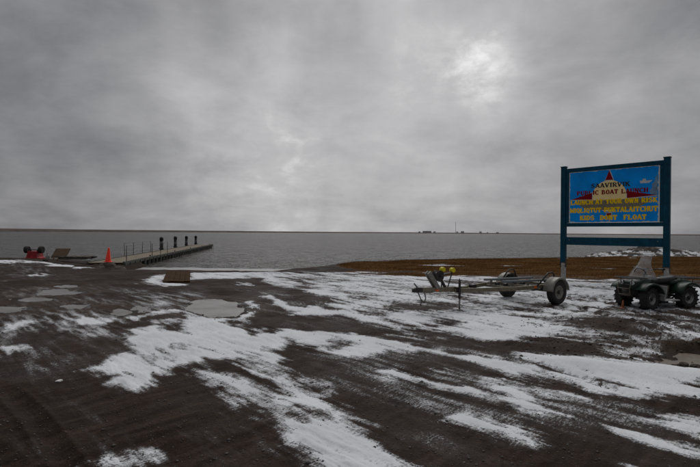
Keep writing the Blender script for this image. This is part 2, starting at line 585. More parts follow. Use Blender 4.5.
def simple(name, col, rough=0.6, metal=0.0, var=0.25, scale=6.0, dirt=None, dirt_amt=0.5, bump=0.0, spec=0.4):
    t = NT(name)
    n = t.noise(scale, 5, 0.6)
    lo = tuple(c * (1 - var) for c in col)
    hi = tuple(min(1, c * (1 + var)) for c in col)
    c = t.ramp(n, [(0.3, lo), (0.7, hi)])
    if dirt:
        d = t.noise(scale * 2.3, 6, 0.65, 0.4)
        f = t.ramp(d, [(0.5 - 0.25 * dirt_amt, (0, 0, 0)), (0.95 - 0.35 * dirt_amt, (1, 1, 1))])
        c = t.mix(f, c, dirt)
    r = t.ramp(t.noise(scale * 3, 4), [(0.3, (rough * 0.8,) * 3), (0.7, (min(1, rough * 1.2),) * 3)])
    t.set(Base_Color=c, Roughness=r, Metallic=metal, Specular_IOR_Level=spec)
    if bump:
        t.set(Normal=t.bump(t.noise(scale * 8, 4), bump, 0.01))
    return t.m


def snow_colour(t):
    return t.ramp(t.noise(1.3, 5, 0.6), [(0.3, (0.63, 0.645, 0.675)), (0.65, (0.75, 0.77, 0.80))])


def snow_cover_factor(t, dust):
    """how much of the speckled dirt the snow hides where the cover is 'dust'"""
    dn = t.noise(52, 4, 0.75)
    dn2 = t.noise(8, 5, 0.72, 0.3, sc=(0.8, 4.0, 1), rot=R(-45.5))
    dn3 = t.noise(20, 3, 0.6, 0.2, sc=(1, 2.2, 1), rot=R(-45.5))
    thr = t.math('ADD', t.math('MULTIPLY', t.math('SUBTRACT', dn, 0.5), 1.3), t.math('MULTIPLY', t.math('SUBTRACT', dn2, 0.5), 1.1))
    thr = t.math('ADD', thr, t.math('MULTIPLY', t.math('SUBTRACT', dn3, 0.5), 0.7))
    f = t.math('SUBTRACT', t.math('SUBTRACT', t.math('MULTIPLY', dust, 1.1), 0.52), thr)
    f = t.ramp(t.math('ADD', f, 0.5), [(0.24, (0, 0, 0)), (0.78, (1, 1, 1))])
    f = t.math('MULTIPLY', f, t.math('MULTIPLY', dust, 4.0, True), True)
    return t.math('MAXIMUM', f, t.math('MULTIPLY', dust, t.math('MULTIPLY', dn2, 0.26)))


def ground_material():
    t = NT('wet_dirt')
    a = t.noise(0.35, 5, 0.6)
    b = t.noise(2.2, 6, 0.62, 0.3, sc=(0.5, 2.6, 1), rot=R(-45.5))
    c = t.noise(28, 5, 0.7)
    base = t.ramp(a, [(0.30, (0.0160, 0.0092, 0.0060)), (0.5, (0.0270, 0.0160, 0.0112)), (0.70, (0.042, 0.0265, 0.0190))])
    base = t.mix(t.ramp(b, [(0.40, (0, 0, 0)), (0.70, (0.9, 0.9, 0.9))]), base, (0.068, 0.0460, 0.0345))
    base = t.mix(t.ramp(c, [(0.35, (0.55, 0.55, 0.55)), (0.6, (0, 0, 0))]), base, (0.010, 0.0062, 0.0045))
    shore = t.attr('shore')
    base = t.mix(shore, base, (0.020, 0.0138, 0.0108))
    turf = t.attr('turf')
    tc = t.ramp(t.noise(0.7, 6, 0.7, sc=(0.5, 1.2, 1)), [(0.35, (0.050, 0.025, 0.010)), (0.5, (0.100, 0.050, 0.020)), (0.66, (0.180, 0.105, 0.048))])
    base = t.mix(turf, base, tc)
    mud = t.attr('mud')
    base = t.mix(mud, base, (0.058, 0.039, 0.026))
    base = t.mix(t.math('MULTIPLY', t.attr('damp'), 0.75), base, (0.016, 0.0100, 0.0070))
    dust = t.attr('dust')
    base = t.mix(snow_cover_factor(t, dust), base, snow_colour(t))
    wet = t.ramp(t.noise(0.9, 5, 0.6), [(0.4, (0.55, 0.55, 0.55)), (0.65, (0.85, 0.85, 0.85))])
    t.set(Base_Color=base, Roughness=wet, Specular_IOR_Level=t.math('MULTIPLY', t.math('SUBTRACT', 1.0, turf), 0.05))
    h = t.math('ADD', t.math('MULTIPLY', c, 0.5), t.math('MULTIPLY', t.noise(110, 3, 0.7), 0.4))
    n1 = t.bump(h, 0.8, 0.02)
    t.set(Normal=t.bump(t.noise(7, 5, 0.6), 0.5, 0.04, n1))
    return t.m


def snow_material():
    t = NT('wind_blown_snow')
    f = snow_cover_factor(t, t.attr('dust'))
    base = t.mix(f, (0.0270, 0.0160, 0.0112), snow_colour(t))
    t.set(Base_Color=base, Roughness=0.75, Specular_IOR_Level=0.05)
    h = t.math('ADD', t.noise(35, 4, 0.65), t.math('MULTIPLY', t.noise(9, 4, 0.6, 0.3, sc=(1, 4, 1), rot=R(-45.5)), 1.2))
    t.set(Normal=t.bump(h, 0.4, 0.018))
    return t.m


def water_material():
    t = NT('choppy_grey_water')
    a = t.noise(0.02, 4, 0.6, coord='Object', sc=(0.25, 1, 1))
    base = t.ramp(a, [(0.3, (0.050, 0.043, 0.036)), (0.7, (0.080, 0.070, 0.060))])
    t.set(Base_Color=base, Roughness=0.22, IOR=1.33, Specular_IOR_Level=0.36, Specular_Tint=(1.0, 0.945, 0.885))
    w0 = t.noise(0.9, 4, 0.65, 0.2, sc=(0.8, 0.18, 1), rot=R(8))
    w1 = t.noise(0.7, 5, 0.65, 0.3, sc=(0.45, 1.0, 1), rot=R(20))
    w2 = t.noise(3.0, 4, 0.6, 0.2, sc=(0.6, 1, 1), rot=R(-15))
    n0 = t.bump(w0, 1.0, 5.5)
    n1 = t.bump(w1, 1.0, 0.8, n0)
    n2 = t.bump(w2, 0.8, 0.12, n1)
    t.set(Normal=n2)
    return t.m


def ice_material():
    t = NT('puddle_ice')
    a = t.noise(2.0, 5, 0.6)
    base = t.ramp(a, [(0.3, (0.085, 0.070, 0.056)), (0.7, (0.16, 0.14, 0.12))])
    t.set(Base_Color=base, Roughness=t.ramp(t.noise(1.5, 4), [(0.35, (0.06, 0.06, 0.06)), (0.65, (0.3, 0.3, 0.3))]), Specular_IOR_Level=0.5)
    t.set(Normal=t.bump(t.noise(6, 3), 0.08, 0.01))
    return t.m


M_GROUND, M_SNOW, M_WATER, M_ICE = ground_material(), snow_material(), water_material(), ice_material()
M_MELT = simple('murky_meltwater', (0.13, 0.10, 0.075), 0.35, 0, 0.3, 3, (0.2, 0.17, 0.14), 0.4, spec=0.3)
M_TEAL = simple('teal_paint', (0.002, 0.056, 0.098), 0.5, 0, 0.3, 5, (0.008, 0.036, 0.05), 0.3, spec=0.15)
M_BLUE = simple('sign_blue', (0.001, 0.29, 0.88), 0.6, 0, 0.2, 2.2, (0.01, 0.26, 0.66), 0.25, spec=0.08)
M_CREAM = simple('sign_cream', (0.95, 0.72, 0.34), 0.6, 0, 0.08, 8, spec=0.1)
M_SIGNGREY = simple('sign_olive_grey', (0.19, 0.17, 0.11), 0.55, 0, 0.2, 9)
M_RED = simple('sign_dark_red', (0.22, 0.004, 0.010), 0.6, 0, 0.2, 8, spec=0.1)
M_YELLOW = simple('sign_yellow', (0.98, 0.60, 0.003), 0.6, 0, 0.08, 12, spec=0.1)
M_BLACKP = simple('sign_black', (0.012, 0.014, 0.018), 0.5, 0, 0.2, 8)
M_WHITEP = simple('worn_white_paint', (0.62, 0.63, 0.63), 0.6, 0, 0.15, 9, (0.3, 0.3, 0.3), 0.3)
M_CLOUDP = simple('sign_pale_blue', (0.16, 0.26, 0.38), 0.6, 0, 0.3, 9)
M_PVC = simple('post_sleeve', (0.42, 0.41, 0.38), 0.6, 0, 0.2, 7, (0.05, 0.045, 0.04), 0.5)
M_GALV = simple('weathered_galvanised', (0.235, 0.215, 0.155), 0.55, 0.25, 0.25, 9, (0.11, 0.075, 0.04), 0.55)
M_GALVG = simple('grey_galvanised', (0.26, 0.255, 0.23), 0.5, 0.4, 0.2, 9, (0.12, 0.10, 0.07), 0.4)
M_DARKST = simple('dark_steel', (0.035, 0.035, 0.036), 0.5, 0.4, 0.3, 10, (0.07, 0.05, 0.035), 0.4)
M_RUBBER = simple('tyre_rubber', (0.018, 0.018, 0.018), 0.8, 0, 0.25, 14, (0.055, 0.047, 0.04), 0.45, 0.3)
M_BUNK = simple('bunk_carpet', (0.16, 0.18, 0.19), 0.9, 0, 0.2, 20, (0.3, 0.31, 0.32), 0.2)
M_YPLAST = simple('yellow_roller_plastic', (0.72, 0.62, 0.01), 0.4, 0, 0.1, 9)
M_ORANGE = simple('orange_reflector', (0.85, 0.13, 0.01), 0.3, 0, 0.1, 9)
M_GREEN = simple('dark_green_plastic', (0.004, 0.026, 0.015), 0.4, 0, 0.3, 6, (0.03, 0.026, 0.02), 0.28, spec=0.3)
M_BLKPL = simple('black_plastic', (0.016, 0.016, 0.017), 0.5, 0, 0.2, 10, (0.05, 0.043, 0.037), 0.35)
M_SEAT = simple('black_vinyl', (0.012, 0.012, 0.013), 0.45, 0, 0.2, 12, (0.04, 0.035, 0.03), 0.3)
M_MUDPL = simple('muddy_tan_plastic', (0.12, 0.10, 0.08), 0.7, 0, 0.3, 9, (0.06, 0.048, 0.038), 0.5)
M_PALE = simple('pale_grey_plastic', (0.45, 0.45, 0.44), 0.5, 0, 0.15, 9, (0.16, 0.14, 0.12), 0.45)
M_ALU = simple('dull_aluminium', (0.30, 0.30, 0.29), 0.4, 0.7, 0.2, 9, (0.07, 0.06, 0.05), 0.5)
M_LENS = simple('headlight_glass', (0.62, 0.63, 0.64), 0.12, 0.0, 0.05, 5, spec=0.7)
M_CONE = simple('fluorescent_cone_plastic', (0.95, 0.045, 0.018), 0.5, 0, 0.06, 6)
M_CARTRED = simple('red_cart_paint', (0.40, 0.008, 0.016), 0.45, 0, 0.25, 6, (0.12, 0.02, 0.02), 0.4)
M_PLY = simple('weathered_plywood', (0.15, 0.096, 0.058), 0.85, 0, 0.3, 5, (0.07, 0.045, 0.03), 0.45, 0.4)
M_PLANK = simple('grey_timber', (0.12, 0.105, 0.085), 0.85, 0, 0.3, 5, (0.06, 0.05, 0.042), 0.4, 0.4)
M_DECK = simple('tan_dock_boards', (0.25, 0.205, 0.145), 0.85, 0, 0.25, 3, (0.15, 0.125, 0.09), 0.4, 0.3)
M_DOCKEDGE = simple('dock_edge_timber', (0.10, 0.105, 0.09), 0.8, 0, 0.25, 4, (0.05, 0.048, 0.042), 0.4)
M_FLOAT = simple('dock_float', (0.022, 0.022, 0.022), 0.7, 0, 0.3, 4)
M_RAIL = simple('railing_steel', (0.06, 0.058, 0.055), 0.5, 0.3, 0.2, 4)
M_PILE = simple('dark_pile', (0.016, 0.018, 0.020), 0.6, 0, 0.3, 5)
M_PILEBAND = simple('pile_band', (0.12, 0.125, 0.13), 0.6, 0, 0.2, 5)
M_MAT = simple('rusty_brown_ramp_board', (0.042, 0.025, 0.014), 0.85, 0, 0.4, 1.2, (0.075, 0.036, 0.012), 0.5, 0.4, spec=0.05)
M_ROCK = simple('brown_rock', (0.075, 0.062, 0.048), 0.9, 0, 0.4, 4, (0.035, 0.028, 0.022), 0.5, 0.6)
M_STONE = simple('grey_pebble', (0.10, 0.092, 0.085), 0.85, 0, 0.5, 3)
M_SHORE = simple('tundra_shore', (0.052, 0.033, 0.023), 0.95, 0, 0.35, 0.02, (0.09, 0.07, 0.06), 0.35)
M_HOUSE = simple('far_house_wall', (0.5, 0.5, 0.51), 0.9, 0, 0.2, 0.1)
M_HROOF = simple('far_house_roof', (0.30, 0.30, 0.31), 0.9, 0, 0.2, 0.1)
M_PAPER = simple('white_scrap', (0.7, 0.7, 0.68), 0.8, 0, 0.1, 20)
M_PEG = simple('rusty_orange_peg', (0.30, 0.075, 0.02), 0.6, 0, 0.3, 15)
M_JUG = simple('white_jug_plastic', (0.45, 0.45, 0.43), 0.5, 0, 0.15, 8, (0.1, 0.1, 0.08), 0.4)


def windshield_material():
    t = NT('scuffed_clear_plastic')
    n = t.noise(7, 5, 0.7)
    base = t.ramp(n, [(0.3, (0.50, 0.51, 0.52)), (0.7, (0.66, 0.67, 0.68))])
    tr = t.n.new('ShaderNodeBsdfTransparent')
    mx = t.n.new('ShaderNodeMixShader')
    t.set(Base_Color=base, Roughness=0.25, Specular_IOR_Level=0.6)
    t.l.new(t.ramp(n, [(0.35, (0.12, 0.12, 0.12)), (0.7, (0.32, 0.32, 0.32))]), mx.inputs[0])
    t.l.new(tr.outputs[0], mx.inputs[1])
    t.l.new(t.b.outputs[0], mx.inputs[2])
    t.l.new(mx.outputs[0], t.n['Material Output'].inputs['Surface'])
    return t.m


M_SHIELD = windshield_material()


def grass_material():
    t = NT('dry_tundra_grass')
    h = t.attr('tone')
    c = t.ramp(h, [(0.0, (0.058, 0.021, 0.0045)), (0.35, (0.095, 0.044, 0.014)), (0.7, (0.155, 0.080, 0.029)), (1.0, (0.26, 0.165, 0.080))])
    geo = t.n.new('ShaderNodeNewGeometry')
    vm = t.n.new('ShaderNodeVectorMath')
    vm.operation = 'ADD'
    vm.inputs[1].default_value = (0, 0, 1.4)
    nm = t.n.new('ShaderNodeVectorMath')
    nm.operation = 'NORMALIZE'
    t.l.new(geo.outputs['Normal'], vm.inputs[0])
    t.l.new(vm.outputs[0], nm.inputs[0])
    t.set(Base_Color=c, Roughness=0.85, Specular_IOR_Level=0.0, Normal=nm.outputs[0])
    return t.m


M_GRASS = grass_material()


# ------------------------------------------------------------------ mesh builder
def tag(o, label=None, cat=None, group=None, kind=None):
    if label:
        o['label'] = label
    if cat:
        o['category'] = cat
    if group:
        o['group'] = group
    if kind:
        o['kind'] = kind
    return o


def empty(name, loc=(0, 0, 0), rz=0.0):
    o = bpy.data.objects.new(name, None)
    COL.objects.link(o)
    o.location = loc
    o.rotation_euler = (0, 0, rz)
    o.empty_display_size = 0.2
    return o


class MB:
    def __init__(self):
        self.v, self.f, self.s = [], [], []

    def add(self, vs, fs, smooth=False):
        o = len(self.v)
        self.v += [tuple(p) for p in vs]
        self.f += [tuple(i + o for i in f) for f in fs]
        self.s += [smooth] * len(fs)
        return self

    def box(self, c, size, m=None, bev=0.0):
        sx, sy, sz = (q / 2 for q in size)
        M = (m or Matrix()).to_4x4() if m else Matrix()
        c = Vector(c)
        if bev <= 0:
            vs = [c + M @ Vector((x * sx, y * sy, z * sz)) for x in (-1, 1) for y in (-1, 1) for z in (-1, 1)]
            fs = [(0, 1, 3, 2), (4, 6, 7, 5), (0, 4, 5, 1), (2, 3, 7, 6), (0, 2, 6, 4), (1, 5, 7, 3)]
            return self.add(vs, fs)
        # bevelled: three nested rings in z
        bx = min(bev, sx * 0.9, sy * 0.9, sz * 0.9)
        rings = []
        for z, i in ((-sz, bx), (-sz + bx, 0), (sz - bx, 0), (sz, bx)):
            x, y = sx - i, sy - i
            q = bx if i == 0 else 0.0
            if i == 0:
                ring = [(-x + q, -y), (x - q, -y), (x, -y + q), (x, y - q), (x - q, y), (-x + q, y), (-x, y - q), (-x, -y + q)]
            else:
                e = 0.0005
                ring = [(-x + e, -y), (x - e, -y), (x, -y + e), (x, y - e), (x - e, y), (-x + e, y), (-x, y - e), (-x, -y + e)]
            rings.append([c + M @ Vector((a, b, z)) for a, b in ring])
        return self.loft(rings, True, True, False)

    def loft(self, rings, closed=True, caps=True, smooth=True):
        n = len(rings[0])
        vs = [p for r in rings for p in r]
        fs = []
        m = n if closed else n - 1
        for i in range(len(rings) - 1):
            for j in range(m):
                k = (j + 1) % n
                fs.append((i * n + j, i * n + k, (i + 1) * n + k, (i + 1) * n + j))
        self.add(vs, fs, smooth)
        if caps and closed:
            o = len(self.v) - len(vs)
            self.f.append(tuple(o + j for j in reversed(range(n))))
            self.f.append(tuple(o + (len(rings) - 1) * n + j for j in range(n)))
            self.s += [False, False]
        return self

    def tube(self, pts, r, n=8, caps=True):
        pts = [Vector(p) for p in pts]
        rs = r if isinstance(r, (list, tuple)) else [r] * len(pts)
        rings = []
        prev = None
        for i, p in enumerate(pts):
            d = (pts[min(i + 1, len(pts) - 1)] - pts[max(i - 1, 0)]).normalized()
            if prev is None:
                up = Vector((0, 0, 1)) if abs(d.z) < 0.9 else Vector((1, 0, 0))
                a = d.cross(up).normalized()
            else:
                a = (prev - d * prev.dot(d)).normalized()
            prev = a
            b = d.cross(a)
            rings.append([p + (a * math.cos(2 * math.pi * k / n) + b * math.sin(2 * math.pi * k / n)) * rs[i] for k in range(n)])
        return self.loft(rings, True, caps, True)

    def bar(self, p, q, w, h):
        """rectangular bar from p to q, w sideways, h upward"""
        p, q = Vector(p), Vector(q)
        d = (q - p).normalized()
        up = Vector((0, 0, 1)) if abs(d.z) < 0.95 else Vector((1, 0, 0))
        a = d.cross(up).normalized() * (w / 2)
        b = a.cross(d).normalized() * (h / 2)
        rings = [[e - a - b, e + a - b, e + a + b, e - a + b] for e in (p, q)]
        return self.loft(rings, True, True, False)

    def lathe(self, prof, n=20, axis='Z', c=(0, 0, 0), cap=True, a0=0.0, a1=2 * math.pi, smooth=True):
        """prof: (radius, height) pairs"""
        rings = []
        full = abs(a1 - a0 - 2 * math.pi) < 1e-6
        c = Vector(c)
        for r, h in prof:
            ring = []
            for k in range(n if full else n + 1):
                t = a0 + (a1 - a0) * k / n
                x, y = r * math.cos(t), r * math.sin(t)
                ring.append(c + (Vector((x, y, h)) if axis == 'Z' else Vector((x, h, y))))
            rings.append(ring)
        return self.loft(rings, full, cap and full, smooth)

    def poly(self, pts, smooth=False):
        return self.add(pts, [tuple(range(len(pts)))], smooth)

    def prism(self, pts, vec):
        """extrude a polygon (list of 3D points) by vec"""
        vec = Vector(vec)
        r0 = [Vector(p) for p in pts]
        return self.loft([r0, [p + vec for p in r0]], True, True, False)

    def build(self, name, mat, parent=None):
        me = bpy.data.meshes.new(name)
        me.from_pydata([tuple(p) for p in self.v], [], self.f)
        me.polygons.foreach_set('use_smooth', self.s)
        me.materials.append(mat)
        # consistent outward normals
        import bmesh
        bm = bmesh.new()
        bm.from_mesh(me)
        bmesh.ops.recalc_face_normals(bm, faces=bm.faces)
        bm.to_mesh(me)
        bm.free()
        me.update()
        o = bpy.data.objects.new(name, me)
        COL.objects.link(o)
        if parent is not None:
            o.parent = parent
        return o


def np_mesh(name, verts, faces, mat, smooth=True, attrs=None):
    me = bpy.data.meshes.new(name)
    nf, k = faces.shape
    me.vertices.add(len(verts))
    me.vertices.foreach_set('co', np.ascontiguousarray(verts, np.float32).ravel())
    me.loops.add(nf * k)
    me.loops.foreach_set('vertex_index', np.ascontiguousarray(faces, np.int32).ravel())
    me.polygons.add(nf)
    me.polygons.foreach_set('loop_start', np.arange(0, nf * k, k, dtype=np.int32))
    me.polygons.foreach_set('use_smooth', np.full(nf, smooth))
    for an, av in (attrs or {}).items():
        a = me.attributes.new(an, 'FLOAT', 'POINT')
        a.data.foreach_set('value', np.ascontiguousarray(av, np.float32))
    me.update(calc_edges=True)
    me.validate()
    me.materials.append(mat)
    o = bpy.data.objects.new(name, me)
    COL.objects.link(o)
    return o


def copy_tree(o, parent=None):
    c = o.copy()
    COL.objects.link(c)
    c.parent = parent
    for ch in list(o.children):
        copy_tree(ch, c)
    return c


# ------------------------------------------------------------------ ground and snow
def build_ground():
    dense = np.linspace(R(-43), R(43), 880)
    side = np.linspace(R(43), R(317), 60)[1:-1]
    ang = np.concatenate([dense, side])            # clockwise from +Y
    rr = [0.25, 0.5, 0.9, 1.4, 2.0, 2.5, 3.0]
    while rr[-1] < 62:
        r = rr[-1]
        rr.append(r + min(max(r * r * 0.00095, 0.009), 0.13 if r < 40 else 0.35))
    rr += [66, 72, 80, 95, 120, 160]
    rr = np.array(rr)
    A, RR = np.meshgrid(ang, rr)
    x, y = RR * np.sin(A), RR * np.cos(A)
    nr, na = x.shape
    xf, yf = x.ravel(), y.ravel()
    h = height(xf, yf)
    s = shore_y(xf) - yf

    along = xf * WDX + yf * WDY
    across = -xf * WDY + yf * WDX
    outside = sstep(R(38), R(44), np.abs(A.ravel()))
    start = -1.15 + outside * (0.55 + 0.9 * fbm(along * 0.12, across * 0.3 + 9, 3))
    M = paint(SNOW, xf, yf, start)
    streak = fbm(along * 1.1, across * 6.5, 4, 0.55)
    streak2 = fbm(along * 2.6 + 7, across * 12.0, 3, 0.6)
    patch = fbm(along * 0.45 + 2, across * 1.6, 4, 0.55)
    fine = fbm(xf * 24, yf * 24, 3, 0.7)
    fine2 = fbm(xf * 6.0, yf * 6.0, 3, 0.6)
    edge = np.exp(-(M / 0.75) ** 2)
    field = M + (0.55 + 0.85 * edge) * (1.1 * streak + 0.6 * streak2 + 1.35 * patch + 0.2 * fine2) + (0.10 + 0.22 * edge) * fine
    for (p, q, wdt, dep) in RUTS:
        L = math.hypot(q[0] - p[0], q[1] - p[1])
        ux, uy = (q[0] - p[0]) / L, (q[1] - p[1]) / L
        lat = (xf - p[0]) * uy - (yf - p[1]) * ux + 0.03 * np.sin(((xf - p[0]) * ux + (yf - p[1]) * uy) * 1.7)
        lon = (xf - p[0]) * ux + (yf - p[1]) * uy
        msk = sstep(-0.5, 0.3, lon) * (1 - sstep(L - 0.3, L + 0.5, lon)) * np.exp(-(lat / (1.2 * wdt)) ** 4)
        lug = 0.5 + 0.5 * np.sin(lon * 55 + np.abs(lat) * 28)
        field = field - msk * (0.25 + 0.75 * lug) * 0.75
    turf_front = grass_front(xf)
    turf = sstep(-1.2, 1.0, yf - turf_front + 5.5 * fbm(xf * 0.25, yf * 0.4, 4, 0.6)) * sstep(-0.2, 1.2, s)
    # snow in the tundra lies in a few hollows only
    tsn = fbm(xf * 0.11 + 4, yf * 0.42, 4, 0.6)
    field = field * (1 - turf) + turf * ((tsn - 0.35 + 0.16 * np.exp(-np.clip(yf - turf_front, 0, 99) / 2.5)) * 4.0 + 0.5 * fine)
    # rough ground keeps snow in its hollows
    field -= np.clip((h - 0.04) * 3.5, -0.25, 0.7) * sstep(3, 6, xf) * (1 - turf) * (yf < 18) * (1 - sstep(0.6, 0.95, M))
    wet = sstep(1.6, 0.3, s)
    field = np.where(s < 1.2, -2, field)
    for P, lev in zip(PUD_W, PUD_LEVEL):
        P = np.array(P)
        sel = (np.abs(xf - P[:, 0].mean()) < 4) & (np.abs(yf - P[:, 1].mean()) < 4)
        sd = poly_sd(P, xf[sel], yf[sel])
        field[sel] = np.where((h[sel] < lev + 0.012) & (sd > -0.45), -2, field[sel] - 1.2 * sstep(-0.4, 0, sd))
    dust = np.clip((field + 0.95) / 1.8, 0, 1)
    bare = paint(BARE, xf, yf, np.zeros_like(xf))
    dust = np.maximum(dust, np.clip(bare * (0.75 + 1.6 * streak + 1.2 * patch), 0, 0.75))
    dust = (dust * (1 - turf) + turf * sstep(0.1, 0.6, field)) * (1 - wet)
    dust = np.where(s < 0.3, 0, dust)
    mud = np.zeros_like(xf)
    damp = np.zeros_like(xf)
    for P in PUD_W:
        P = np.array(P)
        m = 3
        sel = (xf > P[:, 0].min() - m) & (xf < P[:, 0].max() + m) & (yf > P[:, 1].min() - m) & (yf < P[:, 1].max() + m)
        sd = poly_sd(P, xf[sel], yf[sel]) + 0.45 * fbm(xf[sel] * 1.3, yf[sel] * 1.3, 3)
        mud[sel] = np.maximum(mud[sel], sstep(-1.2, -0.3, sd) * 0.8)
        damp[sel] = np.maximum(damp[sel], sstep(-0.45, -0.05, sd))
    verts = np.stack([xf, yf, h], 1)
    I = np.arange(nr * na).reshape(nr, na)
    nxt = np.roll(I, -1, axis=1)
    f = np.stack([I[:-1], I[1:], nxt[1:], nxt[:-1]], -1).reshape(-1, 4)
    fan = np.stack([np.full(na, 0), I[0], nxt[0], nxt[0]], 1)
    # keep the sheet off deep water far away
    keep = (s[f] > -14).any(1)
    f = f[keep]
    g = np_mesh('ground', verts, f[:, ::-1], M_GROUND, True,
                {'dust': dust, 'turf': turf, 'shore': wet * (1 - turf), 'mud': mud * (1 - turf), 'damp': damp * (1 - turf)})
    # close the little hole under the tripod
    tag(g, kind='structure')
    # snow cover: its own sheet, thickness following the drifts
    ok = (field[f].mean(1) > 0.2) & (RR.ravel()[f].max(1) < 60)
    sf = f[ok]
    depth = np.clip(field - 0.2, 0, 1.2)
    thick = 0.002 + 0.016 * np.clip(depth, 0, 1) ** 1.5 + 0.006 * depth * streak
    used = np.unique(sf)
    remap = np.full(len(xf), -1)
    remap[used] = np.arange(len(used))
    sv = verts[used].copy()
    sv[:, 2] += np.maximum(thick[used], 0.003)
    so = np_mesh('snow', sv, remap[sf][:, ::-1], M_SNOW, True, {'dust': dust[used]})
    tag(so, 'thin wind-blown snow lying in streaks over the dark dirt lot', 'snow', kind='stuff')
    # infill under the camera
    mb = MB()
    mb.poly([(x[0, k], y[0, k], h[k]) for k in range(0, na)])
    return g


ground = build_ground()


def build_water():
    rr = np.concatenate([np.linspace(14, 120, 90), np.geomspace(125, 14000, 60)])
    ang = np.linspace(R(-100), R(100), 240)
    A, RR = np.meshgrid(ang, rr)
    x, y = RR * np.sin(A), RR * np.cos(A)
    nr, na = x.shape
    I = np.arange(nr * na).reshape(nr, na)
    f = np.stack([I[:-1, :-1], I[:-1, 1:], I[1:, 1:], I[1:, :-1]], -1).reshape(-1, 4)
    v = np.stack([x.ravel(), y.ravel(), np.full(x.size, WATER_Z)], 1)
    o = np_mesh('water', v, f[:, ::-1], M_WATER, True)
    tag(o, kind='structure')


build_water()


def build_puddles():
    for (marks, label), P, lev in zip(PUDDLES, PUD_W, PUD_LEVEL):
        P = np.array(P)
        c = P.mean(0)
        d = P - c
        L = np.linalg.norm(d, axis=1, keepdims=True)
        Q = c + d * (1 + 0.30 / L)
        mb = MB()
        pts = []
        n = len(Q)
        for i in range(n):
            for t in (0, 0.33, 0.66):
                pts.append(Q[i] * (1 - t) + Q[(i + 1) % n] * t)
        mb.poly([(p[0], p[1], lev) for p in pts])
        o = mb.build('puddle', M_MELT if 'murky' in label else M_ICE)
        tag(o, label, 'puddle', 'puddles on the dirt lot', 'structure')


build_puddles()


def build_shore_ice():
    xs = np.linspace(-13.5, -3.8, 120)
    ys = shore_y(xs)
    w = 1.3 + 0.5 * fbm(xs * 0.8, xs * 0, 3)
    mb = MB()
    a = [(x, y - 0.5, WATER_Z + 0.012) for x, y in zip(xs, ys)]
    b = [(x, y + q, WATER_Z + 0.012) for x, y, q in zip(xs, ys, w)]
    mb.loft([a, b], False, False, False)
    o = mb.build('shore_ice', simple('grey_shore_ice', (0.34, 0.335, 0.33), 0.35, 0, 0.15, 1.5))
    tag(o, 'narrow rim of pale ice along the water edge', 'ice', kind='structure')


build_shore_ice()


# ------------------------------------------------------------------ far shore and settlement
def far_line(u):
    """distance of the far shore along the direction u"""
    return float(np.interp(u, [-500, -100, 0, 150, 300, 420, 560, 700, 900, 1300], [420, 560, 640, 800, 1200, 2000, 2400, 2300, 2100, 1600]))


def build_far_shore():
    us = np.linspace(-500, 1300, 500)
    front, crest, top, back = [], [], [], []
    for i, u in enumerate(us):
        d = ray(u, 233)
        d = d / math.hypot(d[0], d[1])
        D = far_line(u)
        hgt = float(np.interp(u, [-500, 0, 150, 300, 420, 700, 1300], [3.6, 3.7, 3.4, 3.3, 4.2, 4.6, 4.5]))
        hgt += 0.5 * float(fbm(np.array([u * 0.02]), np.array([1.0]), 4)[0])
        front.append((d[0] * D, d[1] * D, WATER_Z - 0.5))
        crest.append((d[0] * (D + 8), d[1] * (D + 8), WATER_Z + hgt * 0.55))
        top.append((d[0] * (D + 30), d[1] * (D + 30), WATER_Z + hgt))
        back.append((d[0] * (D + 3500), d[1] * (D + 3500), WATER_Z + hgt + 0.6))
    mb = MB()
    mb.loft([front, crest, top, back], False, False, False)
    o = mb.build('far_shore', M_SHORE)
    tag(o, kind='structure')


build_far_shore()


def far_building(u, w_px, h_px, label, roofed=True):
    d = ray(u, 233)
    D = far_line(u) + 60
    d = d / math.hypot(d[0], d[1])
    sc = D / F
    w, hh = w_px * sc, h_px * 0.8 * sc
    base = WATER_Z + 3.6
    root = empty('house', (d[0] * D, d[1] * D, base), math.atan2(d[1], d[0]) - R(90))
    wall_h = hh * (0.68 if roofed else 0.92)
    MB().box((0, 0, wall_h / 2), (w, w * 0.7 + 3, wall_h)).build('wall', M_HOUSE, root)
    mb = MB()
    if roofed:
        y0 = (w * 0.7 + 3) / 2 + 0.4
        pts = [(-w / 2 - 0.5, -y0, wall_h), (w / 2 + 0.5, -y0, wall_h), (w / 2 + 0.5, 0, hh), (-w / 2 - 0.5, 0, hh)]
        mb.prism([(-w / 2 - 0.5, -y0, wall_h + 0.01), (-w / 2 - 0.5, y0, wall_h + 0.01), (-w / 2 - 0.5, 0, hh)], (w + 1, 0, 0))
    else:
        mb.box((0, 0, wall_h + hh * 0.04 + 0.01), (w + 0.8, w * 0.7 + 3.8, hh * 0.08))
    mb.build('roof', M_HROOF, root)
    tag(root, label, 'building', 'buildings on the far shore')


far_building(419.5, 2.0, 1.5, 'small dark house at the near end of the far settlement')
far_building(427, 8.5, 2.0, 'long low building, the widest on the far shore', False)
far_building(434.5, 2.2, 1.7, 'small house beside the long low far building')
far_building(457.2, 1.8, 1.6, 'small house at the foot of the tall far mast')
far_building(462.5, 3.0, 2.0, 'boxy building just past the tall far mast', False)
far_building(480.5, 2.2, 2.0, 'lone far house midway between mast and sign')
far_building(487.5, 1.4, 1.2, 'tiny low far house beside the lone one')
far_building(497.5, 2.4, 1.5, 'last small far house on the way to the sign')


